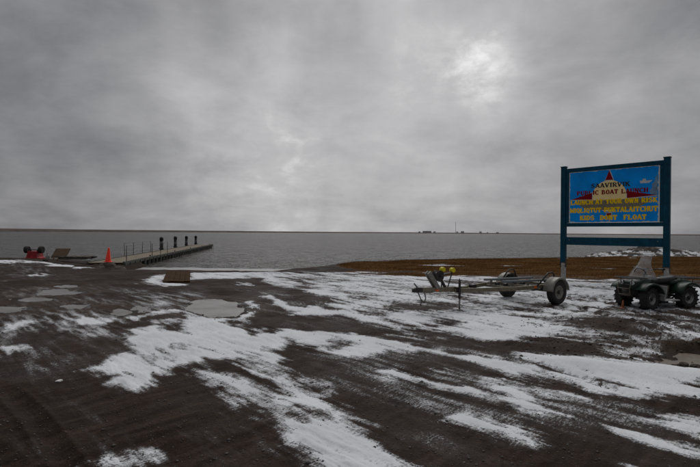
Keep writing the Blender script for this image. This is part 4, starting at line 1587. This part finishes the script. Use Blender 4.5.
def build_sign():
    lx, ly, _ = atd(563.6, 233, 19.0)
    rx, ry, _ = atd(666.8, 233, 16.4)
    L, Rr = Vector((lx, ly, 0)), Vector((rx, ry, 0))
    span = (Rr - L).length
    ang = math.atan2(ry - ly, rx - lx)
    zbase = min(gz(lx, ly), gz(rx, ry))
    root = empty('boat_launch_sign', (lx, ly, 0), ang)      # local x along the board, -y towards the lot
    tag(root, 'large blue painted boat launch sign with red compass points on teal posts', 'sign')
    TOP = 4.61
    PW = 0.19
    for x, wx, wy in ((0, lx, ly), (span, rx, ry)):
        g = gz(wx, wy)
        p = MB().box((x, 0, (TOP + 0.75) / 2), (PW, PW, TOP - 0.75), None, 0.012).build('post', M_TEAL, root)
        MB().box((x, 0, TOP + 0.012), (PW + 0.03, PW + 0.03, 0.025)).build('post_cap', M_TEAL, p)
        b = MB().box((x + 0.02, -0.02, (g - 0.2 + 0.72) / 2), (0.15, 0.15, 0.72 - g + 0.2), None, 0.01).build('post_stub', M_PVC, root)
        mb = MB()
        for sx in (-1, 1):
            mb.box((x + sx * 0.100, 0, 0.72), (0.012, 0.14, 0.34))
        mb.build('splice_plate', M_DARKST, root)
    x0, x1 = PW / 2, span - PW / 2
    MB().box(((x0 + x1) / 2, 0, 4.45), (x1 - x0 - 0.004, 0.13, 0.16), None, 0.008).build('top_rail', M_TEAL, root)
    MB().box(((x0 + x1) / 2, 0, 2.27), (x1 - x0 - 0.004, 0.13, 0.15), None, 0.008).build('bottom_rail', M_TEAL, root)
    MB().box(((x0 + x1) / 2, 0, 1.62), (x1 - x0 - 0.004, 0.12, 0.31), None, 0.008).build('cross_beam', M_TEAL, root)
    for xx in (x0 + 0.062, x1 - 0.062):
        MB().box((xx, 0, 3.36), (0.12, 0.11, 2.02), None, 0.006).build('side_stile', M_TEAL, root)
    for xx in (x1 - 0.16, x0 + 0.16):
        MB().lathe([(0.018, -0.075), (0.018, -0.062)], 10, 'Y', (xx, 0, 1.66)).build('bolt', M_ALU, root)
    bx0, bx1 = x0 + 0.135, x1 - 0.135
    bz0, bz1 = 2.352, 4.365
    BW, BH = bx1 - bx0, bz1 - bz0
    YF = -0.045
    board = MB().box(((bx0 + bx1) / 2, YF + 0.012, (bz0 + bz1) / 2), (BW, 0.024, BH)).build('board', M_WHITEP, root)

    def xf(u, v, lay):
        return (bx0 + u, YF - 0.001 - lay, bz0 + v)

    def flat(pts, lay, name, mat):
        o = MB().poly([xf(u * BW, v * BH, lay) for u, v in pts]).build(name, mat, board)
        return o
    # blue field with a chipped white margin
    rng = random.Random(5)
    m = 0.006
    edge = []
    for i in range(40):
        edge.append((m + 0.004 * rng.random() + (1 - 2 * m) * i / 40, 0.008 + 0.02 * rng.random() ** 4))
    edge += [(1 - m, 0.02)]
    for i in range(1, 30):
        edge.append((1 - m - 0.012 * rng.random() ** 3, i / 30))
    edge += [(1 - m, 1 - 0.012)]
    for i in range(1, 40):
        edge.append((1 - m - (1 - 2 * m) * i / 40, 1 - 0.006 - 0.012 * rng.random() ** 3))
    edge += [(m, 1 - 0.012)]
    for i in range(1, 30):
        edge.append((m + 0.010 * rng.random() ** 2, 1 - i / 30))
    flat(edge, 0.0004, 'blue_field', M_BLUE)
    asp = BW / BH
    # pale cloud by the edge
    cl = [(0.985, 0.46), (0.92, 0.50), (0.90, 0.56), (0.93, 0.60), (0.93, 0.68), (0.955, 0.72), (0.965, 0.80), (0.985, 0.84)]
    flat(cl, 0.0008, 'pale_cloud', M_CLOUDP)
    # compass disc
    ccx, ccy, cr = 0.475, 0.50, 0.192
    def circle(r, n=40, cy=ccy, sy=1.0):
        return [(ccx + r * math.cos(2 * math.pi * k / n), cy + r * asp * sy * math.sin(2 * math.pi * k / n)) for k in range(n)]
    flat(circle(cr), 0.0012, 'compass_disc', M_CREAM)
    # grey band across the lower half of the disc
    hull = [(0.075, 0.425), (0.925, 0.43), (0.90, 0.36), (0.80, 0.28), (0.66, 0.235), (0.32, 0.235), (0.18, 0.28), (0.11, 0.36)]
    flat(hull, 0.0016, 'grey_band', M_SIGNGREY)
    # compass points, white outline below red
    def point(tri, grow, nm):
        c = (sum(p[0] for p in tri) / 3, sum(p[1] for p in tri) / 3)
        big = [(c[0] + (p[0] - c[0]) * grow + (0.006 if p[0] > c[0] else -0.006), c[1] + (p[1] - c[1]) * grow + (0.010 if p[1] > c[1] else -0.010)) for p in tri]
        flat(big, 0.0020, 'point_outline', M_WHITEP)
        flat(tri, 0.0024, 'compass_point', M_RED)
    point([(0.43, 0.80), (0.52, 0.80), (0.475, 0.985)], 1.05, 'n')
    point([(0.28, 0.445), (0.28, 0.575), (0.02, 0.455)], 1.03, 'w')
    point([(0.67, 0.445), (0.67, 0.575), (0.985, 0.475)], 1.03, 'e')
    point([(0.445, 0.175), (0.505, 0.175), (0.475, 0.03)], 1.05, 's')
    # little white motor boat
    bt = [(0.81, 0.70), (0.90, 0.70), (0.935, 0.745), (0.87, 0.742), (0.865, 0.78), (0.835, 0.78), (0.83, 0.745), (0.805, 0.75)]
    flat(bt, 0.0028, 'painted_boat', M_WHITEP)
    lines = [('SAAVIRVIK', 0.262, 0.705, 0.665, 0.082, M_BLACKP), ('PUBLIC BOAT LAUNCH', 0.095, 0.893, 0.535, 0.082, M_RED),
             ('LAUNCH AT YOUR OWN RISK', 0.018, 0.985, 0.352, 0.090, M_YELLOW), ('MIQ/IQTUT PUKTALAITCHUT', 0.012, 0.990, 0.192, 0.094, M_YELLOW),
             ('KIDS  DONT  FLOAT', 0.135, 0.880, 0.048, 0.090, M_YELLOW)]
    for t, a, b, v, h, mt in lines:
        tot = sum(ADV.get(c, 0.82) for c in t)
        pos = 0.0
        word, w0 = '', 0.0
        for c in t + ' ':
            if c == ' ':
                if word:
                    lettering(word, (a + (b - a) * w0 / tot) * BW, (a + (b - a) * pos / tot) * BW, v * BH, h * BH, 0.0034, xf, 1.4 if mt is M_YELLOW else 1.2).build('lettering', mt, board)
                word = ''
            elif not word:
                word, w0 = c, pos
            else:
                word += c
            pos += ADV.get(c, 0.82)


build_sign()


# ------------------------------------------------------------------ wheels
def make_wheel(rad, wid, rim_r, parent, loc, mat_rim, lugs=0, steer=0.0, side=1):
    w = empty('wheel', loc)
    w.parent = parent
    w.rotation_euler = (0, 0, steer)
    hw = wid / 2
    mb = MB()
    prof = [(rim_r, -hw * 0.75), (rim_r + (rad - rim_r) * 0.35, -hw * 0.98), (rad * 0.90, -hw), (rad * 0.97, -hw * 0.82), (rad, -hw * 0.4), (rad, hw * 0.4),
            (rad * 0.97, hw * 0.82), (rad * 0.90, hw), (rim_r + (rad - rim_r) * 0.35, hw * 0.98), (rim_r, hw * 0.75)]
    mb.lathe(prof, 32, 'Y', cap=False)
    if lugs:
        for k in range(lugs):
            for s in (-1, 1):
                t = 2 * math.pi * (k + (0.5 if s > 0 else 0)) / lugs
                M = Matrix.Rotation(-t, 4, 'Y') @ Matrix.Rotation(s * R(28), 4, 'X')
                c = Vector((math.cos(t) * (rad - 0.002), s * hw * 0.48, math.sin(t) * (rad - 0.002)))
                mb.box(c, (0.030, hw * 0.85, 0.034), M)
                c2 = Vector((math.cos(t) * (rad * 0.95), s * hw * 0.97, math.sin(t) * (rad * 0.95)))
                mb.box(c2, (0.045, 0.03, 0.034), M)
    else:
        for s in (-0.45, 0.0, 0.45):
            mb.lathe([(rad + 0.001, s * hw - hw * 0.14), (rad + 0.006, s * hw - hw * 0.11), (rad + 0.006, s * hw + hw * 0.11), (rad + 0.001, s * hw + hw * 0.14)], 32, 'Y', cap=False, smooth=False)
    mb.build('tyre', M_RUBBER, w)
    o = side
    mb = MB()
    mb.lathe([(rim_r + 0.006, hw * 0.78 * o), (rim_r * 0.93, hw * 0.74 * o), (rim_r * 0.86, hw * 0.42 * o), (rim_r * 0.55, hw * 0.36 * o), (rim_r * 0.45, hw * 0.50 * o), (rim_r * 0.2, hw * 0.52 * o)], 28, 'Y', cap=False)
    mb.lathe([(rim_r + 0.004, -hw * 0.78 * o), (rim_r * 0.9, -hw * 0.3 * o), (rim_r * 0.86, hw * 0.42 * o)], 28, 'Y', cap=False)
    rim = mb.build('rim', mat_rim, w)
    MB().lathe([(rim_r * 0.34, hw * 0.40 * o), (rim_r * 0.30, hw * 0.72 * o), (rim_r * 0.12, hw * 0.80 * o)], 14, 'Y').build('hub', M_DARKST, w)
    mb = MB()
    for k in range(5):
        t = 2 * math.pi * k / 5
        mb.lathe([(0.009, hw * 0.36 * o), (0.009, hw * 0.50 * o)], 6, 'Y', (rim_r * 0.52 * math.cos(t), 0, rim_r * 0.52 * math.sin(t)))
    mb.build('wheel_nuts', M_DARKST, w)
    return w


def fender_arc(mb, c, r, y0, y1, a0, a1, lip=0.03, th=0.008, n=14, side=1):
    """curved mudguard round wheel centre c (x, z), from y0 (inner) to y1 (outer), with a down-turned outer lip"""
    rings = []
    cxx, czz = c
    for k in range(n + 1):
        t = a0 + (a1 - a0) * k / n
        ca, sa = math.cos(t), math.sin(t)
        pr = []
        for yy, rr in ((y0, r), (y1 - 0.02 * side, r), (y1, r - 0.012), (y1 + 0.002 * side, r - lip), (y1 - 0.006 * side, r - lip), (y1 - 0.008 * side, r - 0.016), (y1 - 0.024 * side, r - th), (y0, r - th)):
            pr.append(Vector((cxx + rr * ca, yy, czz + rr * sa)))
        rings.append(pr)
    mb.loft(rings, True, True, True)
    return mb


# ------------------------------------------------------------------ boat trailer
def build_trailer():
    ox, oy = 5.13, 13.2
    ang = math.atan2(-0.538, -0.843)
    g = (gz(5.56, 12.5) + gz(4.70, 13.87)) / 2
    root = empty('boat_trailer', (ox, oy, g - 0.005), ang)      # +x to the coupler, +y to the camera side
    tag(root, 'empty olive-grey galvanised boat trailer parked on its jack in the snow', 'trailer')
    fz = 0.47
    for s in (-1, 1):
        mb = MB()
        mb.bar((-0.55, s * 0.56, fz), (1.3, s * 0.56, fz), 0.055, 0.10)
        mb.bar((1.3, s * 0.56, fz), (3.05, s * 0.07, fz), 0.055, 0.10)
        mb.build('side_rail', M_GALV, root)
    mb = MB()
    mb.bar((2.55, 0, fz + 0.02), (4.12, 0, fz + 0.07), 0.09, 0.11)
    mb.build('tongue', M_GALV, root)
    for x, w in ((-0.48, 0.54), (0.55, 0.54), (1.25, 0.54), (2.35, 0.23)):
        MB().bar((x, -w, fz - 0.02), (x, w, fz - 0.02), 0.06, 0.06).build('cross_member', M_GALV, root)
    MB().bar((0, -0.74, 0.33), (0, 0.74, 0.33), 0.05, 0.05).build('axle', M_DARKST, root)
    for s in (-1, 1):
        mb = MB()
        mb.tube([(-0.36, s * 0.56, 0.42), (-0.2, s * 0.56, 0.385), (0, s * 0.56, 0.365), (0.2, s * 0.56, 0.385), (0.36, s * 0.56, 0.42)], 0.022, 6)
        mb.build('leaf_spring', M_DARKST, root)
        make_wheel(0.33, 0.20, 0.175, root, (0, s * 0.80, 0.33), M_GALVG, 0, 0, s)
        f = fender_arc(MB(), (0, 0.33), 0.40, s * 0.66, s * 0.93, R(6), R(174), 0.05, 0.006, 14, s).build('fender', M_GALVG, root)
        MB().bar((0.30, s * 0.62, fz + 0.02), (-0.30, s * 0.62, fz + 0.02), 0.10, 0.03).build('fender_bracket', M_GALV, root)
        # boat guide frame over the fender
        mb = MB()
        mb.tube([(0.55, s * 0.60, fz + 0.03), (0.22, s * 0.64, 0.78), (0.16, s * 0.64, 0.83), (-0.02, s * 0.64, 0.84), (-0.10, s * 0.64, 0.80), (-0.20, s * 0.62, fz + 0.03)], 0.021, 8)
        mb.build('guide_frame', M_BLKPL, root)
        # bunks
        mb = MB()
        mb.bar((-0.50, s * 0.34, 0.60), (1.55, s * 0.30, 0.635), 0.10, 0.05)
        mb.build('bunk', M_BUNK, root)
        for x in (-0.40, 0.58, 1.27):
            MB().bar((x, s * 0.33, fz), (x, s * 0.33, 0.595), 0.05, 0.05).build('bunk_bracket', M_GALVG, root)
        MB().box((0.62, s * 0.592, fz + 0.005), (0.11, 0.010, 0.045)).build('reflector', M_ORANGE, root)
        MB().box((3.62, s * 0.052, fz + 0.045), (0.10, 0.012, 0.045)).build('reflector', M_ORANGE, root)
        tl = MB().box((-0.60, s * 0.62, fz + 0.05), (0.05, 0.16, 0.09), None, 0.008).build('tail_light', simple('tail_light_red', (0.30, 0.01, 0.01), 0.3), root)
    # coupler, chain
    mb = MB()
    mb.loft([[(4.08, -0.055, fz + 0.03), (4.08, 0.055, fz + 0.03), (4.08, 0.055, fz + 0.13), (4.08, -0.055, fz + 0.13)],
             [(4.25, -0.05, fz + 0.02), (4.25, 0.05, fz + 0.02), (4.25, 0.05, fz + 0.14), (4.25, -0.05, fz + 0.14)],
             [(4.34, -0.03, fz + 0.03), (4.34, 0.03, fz + 0.03), (4.34, 0.03, fz + 0.11), (4.34, -0.03, fz + 0.11)]], True, True, False)
    mb.build('coupler', M_DARKST, root)
    mb = MB()
    mb.tube([(4.20, 0, fz + 0.13), (4.26, 0, fz + 0.20), (4.30, 0, fz + 0.24)], 0.014, 6)
    mb.build('coupler_latch', M_DARKST, root)
    mb = MB()
    pts = [(4.02, 0.05, fz + 0.0), (4.00, 0.07, fz - 0.12), (4.05, 0.08, fz - 0.22), (4.14, 0.06, fz - 0.14), (4.20, 0.03, fz + 0.02)]
    mb.tube(pts, 0.013, 6)
    mb.tube([(4.12, 0.05, fz - 0.17), (4.15, 0.07, fz - 0.28), (4.19, 0.08, fz - 0.24)], 0.011, 6)
    mb.build('safety_chain', M_DARKST, root)
    # jack
    jx, jy = 2.98, 0.16
    gj = gz(ox + math.cos(ang) * jx - math.sin(ang) * jy, oy + math.sin(ang) * jx + math.cos(ang) * jy) - (g - 0.005)
    jack = empty('jack', (jx, jy, 0))
    jack.parent = root
    MB().tube([(0, 0, 0.28), (0, 0, 0.74)], 0.030, 10).build('outer_tube', M_DARKST, jack)
    MB().tube([(0, 0, gj + 0.02), (0, 0, 0.34)], 0.021, 10).build('inner_tube', M_GALVG, jack)
    MB().lathe([(0.085, gj - 0.01), (0.085, gj + 0.012), (0.03, gj + 0.035)], 14).build('foot_pad', M_GALVG, jack)
    MB().tube([(0, 0, 0.74), (0, 0, 0.77), (0.06, 0.05, 0.77), (0.06, 0.05, 0.70)], 0.010, 6).build('crank', M_DARKST, jack)
    MB().box((0, -0.06, fz + 0.02), (0.12, 0.10, 0.14)).build('clamp', M_DARKST, jack)
    # winch post leaning to the coupler
    wp = empty('winch_stand', (3.58, 0, fz + 0.08))
    wp.parent = root
    mb = MB()
    mb.bar((0, -0.045, 0), (0.30, -0.045, 0.40), 0.05, 0.11)
    mb.bar((0, 0.045, 0), (0.30, 0.045, 0.40), 0.05, 0.11)
    mb.build('post', M_GALVG, wp)
    MB().bar((-0.30, 0, -0.03), (-0.06, 0, 0.30), 0.05, 0.05).build('brace', M_DARKST, wp)
    mb = MB()
    mb.lathe([(0.135, -0.08), (0.135, -0.07), (0.09, -0.065), (0.09, 0.065), (0.135, 0.07), (0.135, 0.08)], 20, 'Y', (-0.02, 0, 0.30))
    mb.build('winch_drum', M_DARKST, wp)
    mb = MB()
    mb.tube([(-0.02, 0.08, 0.30), (-0.02, 0.15, 0.30), (-0.15, 0.15, 0.36), (-0.15, 0.24, 0.36)], 0.014, 7)
    mb.build('winch_handle', M_DARKST, wp)
    # bow rollers on stalks
    for q, (dx, dy, zz) in enumerate(((-0.22, -0.04, 0.42), (-0.47, 0.04, 0.40))):
        MB().tube([(-0.18 - 0.14 * q, dy, 0.02), (dx, dy, zz)], 0.015, 7).build('roller_stalk', M_DARKST, wp)
        MB().lathe([(0.030, -0.035), (0.052, -0.055), (0.060, -0.03), (0.040, 0), (0.060, 0.03), (0.052, 0.055), (0.030, 0.035)], 14, 'Y', (dx, dy, zz + 0.03)).build('bow_roller', M_YPLAST, wp)
    # winch strap, wiring, licence-plate bracket
    MB().bar((3.52, 0, 0.86), (3.14, 0.03, 0.93), 0.05, 0.006).build('winch_strap', M_BUNK, root)
    mb = MB()
    mb.tube([(4.05, 0.05, fz + 0.02), (3.6, 0.06, fz - 0.03), (3.0, 0.10, fz - 0.07), (2.2, 0.34, fz - 0.06), (1.3, 0.59, fz - 0.07), (0.5, 0.595, fz - 0.08)], 0.008, 5)
    mb.build('wiring', M_BLKPL, root)
    for x, w in ((-0.48, 0.14), (0.55, 0.14), (1.25, 0.14)):
        for s in (-1, 1):
            MB().lathe([(0.02, -0.05), (0.042, -0.05), (0.035, 0), (0.042, 0.05), (0.02, 0.05)], 10, 'Y', (x, s * w, fz + 0.06)).build('roller', M_BLKPL, root)
    # keel roller
    MB().lathe([(0.03, -0.09), (0.055, -0.09), (0.035, 0), (0.055, 0.09), (0.03, 0.09)], 12, 'Y', (2.35, 0, fz + 0.07)).build('keel_roller', M_BLKPL, root)


build_trailer()


# ------------------------------------------------------------------ quad bike
def build_quad():
    ang = math.atan2(-0.28, -0.96)
    ox, oy = 8.065, 12.33
    ca, sa = math.cos(ang), math.sin(ang)
    WB, TR = 0.615, 0.375
    gs = [gz(ox + ca * x - sa * y, oy + sa * x + ca * y) for x in (-WB, WB) for y in (-TR, TR)]
    g = sum(gs) / 4
    root = empty('quad_bike', (ox, oy, g - 0.015), ang)       # +x forward, +y towards the camera
    tag(root, 'muddy dark green quad bike with a clear windshield parked under the sign', 'quad bike')
    r = 0.285
    for x in (-WB, WB):
        for s in (-1, 1):
            make_wheel(r, 0.23 if x < 0 else 0.20, 0.145, root, (x, s * TR, r), M_ALU, 16, R(12) if x > 0 else 0, s)
    for x in (-WB, WB):
        MB().tube([(x, -TR + 0.05, r), (x, TR - 0.05, r)], 0.028, 8).build('axle', M_DARKST, root)
    for s in (-1, 1):
        mb = MB()
        mb.tube([(WB + 0.02, s * 0.27, r + 0.02), (WB - 0.04, s * 0.18, 0.62)], 0.035, 8)
        mb.build('shock_absorber', M_DARKST, root)
        MB().tube([(WB - 0.2, s * 0.12, 0.26), (WB, s * 0.29, r - 0.03), (WB + 0.16, s * 0.12, 0.26)], 0.016, 6).build('control_arm', M_DARKST, root)
    # frame and engine
    mb = MB()
    for s in (-1, 1):
        mb.tube([(0.86, s * 0.13, 0.34), (0.45, s * 0.16, 0.24), (-0.40, s * 0.16, 0.24), (-0.78, s * 0.13, 0.40)], 0.020, 8)
        mb.tube([(0.74, s * 0.13, 0.62), (0.30, s * 0.13, 0.60), (-0.30, s * 0.14, 0.58), (-0.85, s * 0.15, 0.62)], 0.018, 8)
        mb.tube([(0.86, s * 0.13, 0.34), (0.74, s * 0.13, 0.62)], 0.018, 8)
    mb.build('frame', M_BLKPL, root)
    MB().box((0.12, 0, 0.46), (1.30, 0.34, 0.24), None, 0.04).build('underbody', M_BLKPL, root)
    mb = MB()
    mb.box((0.02, 0, 0.33), (0.46, 0.26, 0.24), None, 0.03)
    mb.box((0.14, 0, 0.55), (0.18, 0.18, 0.14), None, 0.02)
    for k in range(4):
        mb.box((0.14, 0, 0.49 + k * 0.03), (0.22, 0.22, 0.008))
    mb.build('engine', M_DARKST, root)
    mb = MB()
    mb.tube([(-0.25, -0.24, 0.45), (-0.85, -0.26, 0.50)], [0.05, 0.065], 12)
    mb.build('exhaust', M_ALU, root)
    # bodywork: hood, tank cover, rear deck as one lofted spine
    def sec(x, w, zb, zt, crown):
        return [(x, -w, zb), (x, -w * 0.98, zt - crown), (x, -w * 0.55, zt), (x, 0, zt + 0.01), (x, w * 0.55, zt), (x, w * 0.98, zt - crown), (x, w, zb), (x, 0, zb - 0.005)]
    mb = MB()
    mb.loft([sec(0.93, 0.20, 0.52, 0.64, 0.03), sec(0.89, 0.25, 0.50, 0.70, 0.03), sec(0.70, 0.27, 0.52, 0.74, 0.04), sec(0.45, 0.24, 0.56, 0.79, 0.04), sec(0.30, 0.17, 0.56, 0.81, 0.05)])
    mb.build('hood', M_GREEN, root)
    mb = MB()
    mb.loft([sec(0.32, 0.13, 0.56, 0.80, 0.06), sec(0.18, 0.145, 0.54, 0.83, 0.06), sec(0.02, 0.13, 0.54, 0.77, 0.05)])
    mb.build('fuel_tank', M_BLKPL, root)
    mb = MB()
    mb.loft([sec(0.06, 0.10, 0.60, 0.76, 0.04), sec(-0.10, 0.145, 0.60, 0.77, 0.04), sec(-0.45, 0.17, 0.62, 0.80, 0.04), sec(-0.58, 0.16, 0.64, 0.82, 0.05), sec(-0.62, 0.13, 0.66, 0.79, 0.04)])
    mb.build('seat', M_SEAT, root)
    mb = MB()
    mb.loft([sec(-0.30, 0.20, 0.60, 0.70, 0.03), sec(-0.60, 0.30, 0.62, 0.74, 0.04), sec(-0.90, 0.28, 0.62, 0.72, 0.04), sec(-1.00, 0.20, 0.60, 0.66, 0.03)])
    mb.build('rear_deck', M_GREEN, root)
    for s in (-1, 1):
        fender_arc(MB(), (WB + 0.01, r + 0.03), 0.365, s * 0.18, s * 0.53, R(32), R(165), 0.05, 0.010, 16, s).build('front_fender', M_GREEN, root)
        fender_arc(MB(), (-WB, r + 0.03), 0.37, s * 0.16, s * 0.55, R(15), R(140), 0.05, 0.010, 16, s).build('rear_fender', M_GREEN, root)
        # leg shield and footwell
        mb = MB()
        mb.prism([(0.12, s * 0.20, 0.60), (0.20, s * 0.22, 0.26), (-0.16, s * 0.22, 0.26), (-0.24, s * 0.20, 0.58)], (0, s * 0.015, 0))
        mb.build('side_cover', M_MUDPL, root)
        mb = MB()
        mb.loft([[(0.235, s * 0.22, 0.24), (0.265, s * 0.22, 0.24), (0.265, s * 0.50, 0.24), (0.235, s * 0.50, 0.24)],
                 [(0.22, s * 0.22, 0.45), (0.25, s * 0.22, 0.45), (0.25, s * 0.53, 0.45), (0.22, s * 0.53, 0.45)],
                 [(0.20, s * 0.22, 0.60), (0.23, s * 0.22, 0.60), (0.23, s * 0.53, 0.60), (0.20, s * 0.53, 0.60)]], True, True, False)
        mb.build('leg_shield', M_PALE, root)
        mb = MB()
        mb.box((0.0, s * 0.37, 0.235), (0.50, 0.28, 0.03), None, 0.008)
        mb.build('footrest', M_PALE, root)
        # headlights
        h = MB().lathe([(0.062, -0.03), (0.070, 0.0), (0.066, 0.012)], 16, 'Y')
        o = h.build('headlight', M_BLKPL, root)
        o.location = (0.905, s * 0.155, 0.655)
        o.rotation_euler = (0, 0, R(-90) + s * R(14))
        l = MB().lathe([(0.060, 0.010), (0.045, 0.028), (0.015, 0.034)], 16, 'Y').build('lens', M_LENS, o)
    MB().box((0.935, 0, 0.575), (0.03, 0.26, 0.10), None, 0.008).build('grille', M_BLKPL, root)
    mb = MB()
    for k in range(4):
        mb.box((0.955, 0, 0.54 + k * 0.024), (0.012, 0.22, 0.008))
    mb.build('grille_bars', M_DARKST, root)
    # bumper / brush guard
    mb = MB()
    mb.tube([(0.84, -0.15, 0.32), (1.00, -0.17, 0.36), (1.04, -0.18, 0.52), (0.99, -0.20, 0.66)], 0.016, 8)
    mb.tube([(0.84, 0.15, 0.32), (1.00, 0.17, 0.36), (1.04, 0.18, 0.52), (0.99, 0.20, 0.66)], 0.016, 8)
    mb.tube([(1.00, -0.17, 0.36), (1.03, 0, 0.355), (1.00, 0.17, 0.36)], 0.016, 8)
    mb.tube([(1.04, -0.18, 0.52), (1.07, 0, 0.515), (1.04, 0.18, 0.52)], 0.016, 8)
    mb.build('front_bumper', M_MUDPL, root)
    MB().box((0.95, 0, 0.40), (0.03, 0.24, 0.16), None, 0.006).build('skid_plate', M_MUDPL, root)
    MB().tube([(0.96, -0.09, 0.44), (0.96, 0.09, 0.44)], 0.038, 10).build('winch', M_DARKST, root)
    # racks
    def rack(x0, x1, w, z, n, name):
        mb = MB()
        loop = [(x0, -w, z), (x1, -w, z), (x1 + 0.03, -w + 0.05, z), (x1 + 0.03, w - 0.05, z), (x1, w, z), (x0, w, z), (x0 - 0.03, w - 0.05, z), (x0 - 0.03, -w + 0.05, z), (x0, -w, z)]
        mb.tube(loop, 0.013, 7, False)
        for k in range(n):
            x = x0 + (x1 - x0) * (k + 0.5) / n
            mb.tube([(x, -w, z - 0.004), (x, w, z - 0.004)], 0.009, 6)
        for s in (-1, 1):
            mb.tube([(x0, s * w * 0.4, z - 0.004), (x1, s * w * 0.4, z - 0.004)], 0.009, 6)
            for x in (x0 + 0.05, x1 - 0.05):
                mb.tube([(x, s * w * 0.55, z), (x, s * w * 0.45, z - 0.16)], 0.010, 6)
        return mb.build(name, M_BLKPL, root)
    rack(0.62, 1.00, 0.33, 0.79, 4, 'front_rack')
    rack(-1.12, -0.60, 0.40, 0.77, 5, 'rear_rack')
    # steering column, bars, mirror, display
    MB().tube([(0.42, 0, 0.72), (0.28, 0, 0.98)], 0.024, 8).build('steering_column', M_DARKST, root)
    hb = MB().tube([(0.16, -0.40, 1.02), (0.22, -0.28, 1.03), (0.28, -0.10, 0.98), (0.28, 0.10, 0.98), (0.22, 0.28, 1.03), (0.16, 0.40, 1.02)], 0.014, 8).build('handlebar', M_BLKPL, root)
    for s in (-1, 1):
        MB().tube([(0.20, s * 0.31, 1.027), (0.155, s * 0.42, 1.02)], 0.022, 8).build('grip', M_BLKPL, hb)
        MB().tube([(0.22, s * 0.27, 1.03), (0.27, s * 0.34, 1.035), (0.25, s * 0.43, 1.03)], 0.008, 6).build('lever', M_ALU, hb)
    MB().box((0.30, 0, 1.00), (0.10, 0.14, 0.06), None, 0.015).build('instrument_pod', M_BLKPL, root)
    # windshield: tall narrow top, wide wrapped skirt, folded back
    def shield(off):
        rings = []
        for t in np.linspace(0, 1, 12):
            z = 0.76 + 0.62 * t
            hwid = float(np.interp(t, [0, 0.10, 0.25, 0.42, 0.55, 0.75, 1.0], [0.43, 0.40, 0.335, 0.26, 0.195, 0.165, 0.15]))
            bow = float(np.interp(t, [0, 0.4, 1], [0.20, 0.09, 0.04]))
            x = 0.62 - 0.32 * t
            ring = []
            for q in np.linspace(-1, 1, 13):
                ring.append(Vector((x - bow * q * q - off, hwid * q, z)))
            rings.append(ring)
        return rings
    a, b = shield(0.0), shield(0.005)
    mb = MB()
    mb.loft([ra + list(reversed(rb)) for ra, rb in zip(a, b)], True, True, True)
    ws = mb.build('windshield', M_SHIELD, root)
    mb = MB()
    arch = []
    for q in np.linspace(-1, 1, 15):
        y = 0.20 * q
        arch.append((0.515 - 0.05 * q * q + 0.02, y, 1.02 - 0.15 * q * q * q * q - 0.04 * q * q))
    mb.tube(arch, 0.011, 6)
    mb.build('headlight_arch', M_BLKPL, ws)
    mb = MB()
    sh = shield(-0.003)
    mb.tube([r_[0] for r_ in sh] + sh[-1][1:-1] + [r_[-1] for r_ in reversed(sh)], 0.007, 6)
    mb.build('edge_trim', M_PALE, ws)
    for s in (-1, 1):
        MB().tube([(0.47, s * 0.14, 0.98), (0.27, s * 0.12, 0.99)], 0.008, 6).build('bracket', M_ALU, ws)
    MB().box((-1.02, 0, 0.60), (0.04, 0.16, 0.06), None, 0.01).build('tail_light', MATS['tail_light_red'], root)


build_quad()


def build_peg():
    x, y = at(622.2, 310.3, 0.0)
    root = empty('marker_peg', (x, y, gz(x, y)))
    tag(root, 'small rusty orange peg stuck in the snow by the quad bike front wheel', 'peg')
    MB().lathe([(0.032, -0.03), (0.030, 0.06), (0.018, 0.20), (0.008, 0.225)], 10).build('stake', M_PEG, root)
    MB().lathe([(0.055, 0.0), (0.050, 0.035), (0.030, 0.05)], 10).build('collar', M_PEG, root)
    root.rotation_euler = (R(-4), R(8), 0)


build_peg()


def build_scrap():
    x, y = at(59, 381.3)
    z = gz(x, y) + 0.008
    mb = MB()
    pts = [(-0.035, -0.03), (0.03, -0.035), (0.04, 0.02), (0.0, 0.04), (-0.03, 0.03)]
    mb.loft([[(a, b, 0.0) for a, b in pts], [(a * 0.92, b * 0.9, 0.012 + 0.01 * a * 10) for a, b in pts]], True, True, False)
    o = mb.build('paper_scrap', M_PAPER)
    o.location = (x, y, z)
    tag(o, 'tiny white scrap of litter on the bare brown dirt', 'litter')


build_scrap()
# a few rocks showing through the snow by the ditch
for i, (u, v, rr, lab) in enumerate(((684, 366, 0.06, 'dark stone on the near lip of the ditch, just above the snow'), (693, 367, 0.045, 'smaller dark stone on the ditch lip next to the bigger one'),
                                     (634, 357, 0.05, 'brown stone at the edge of the wide drift left of the ditch'))):
    place_rock('rock', u, v, 0, rr, M_ROCK, lab, 0.7, 20 + i)
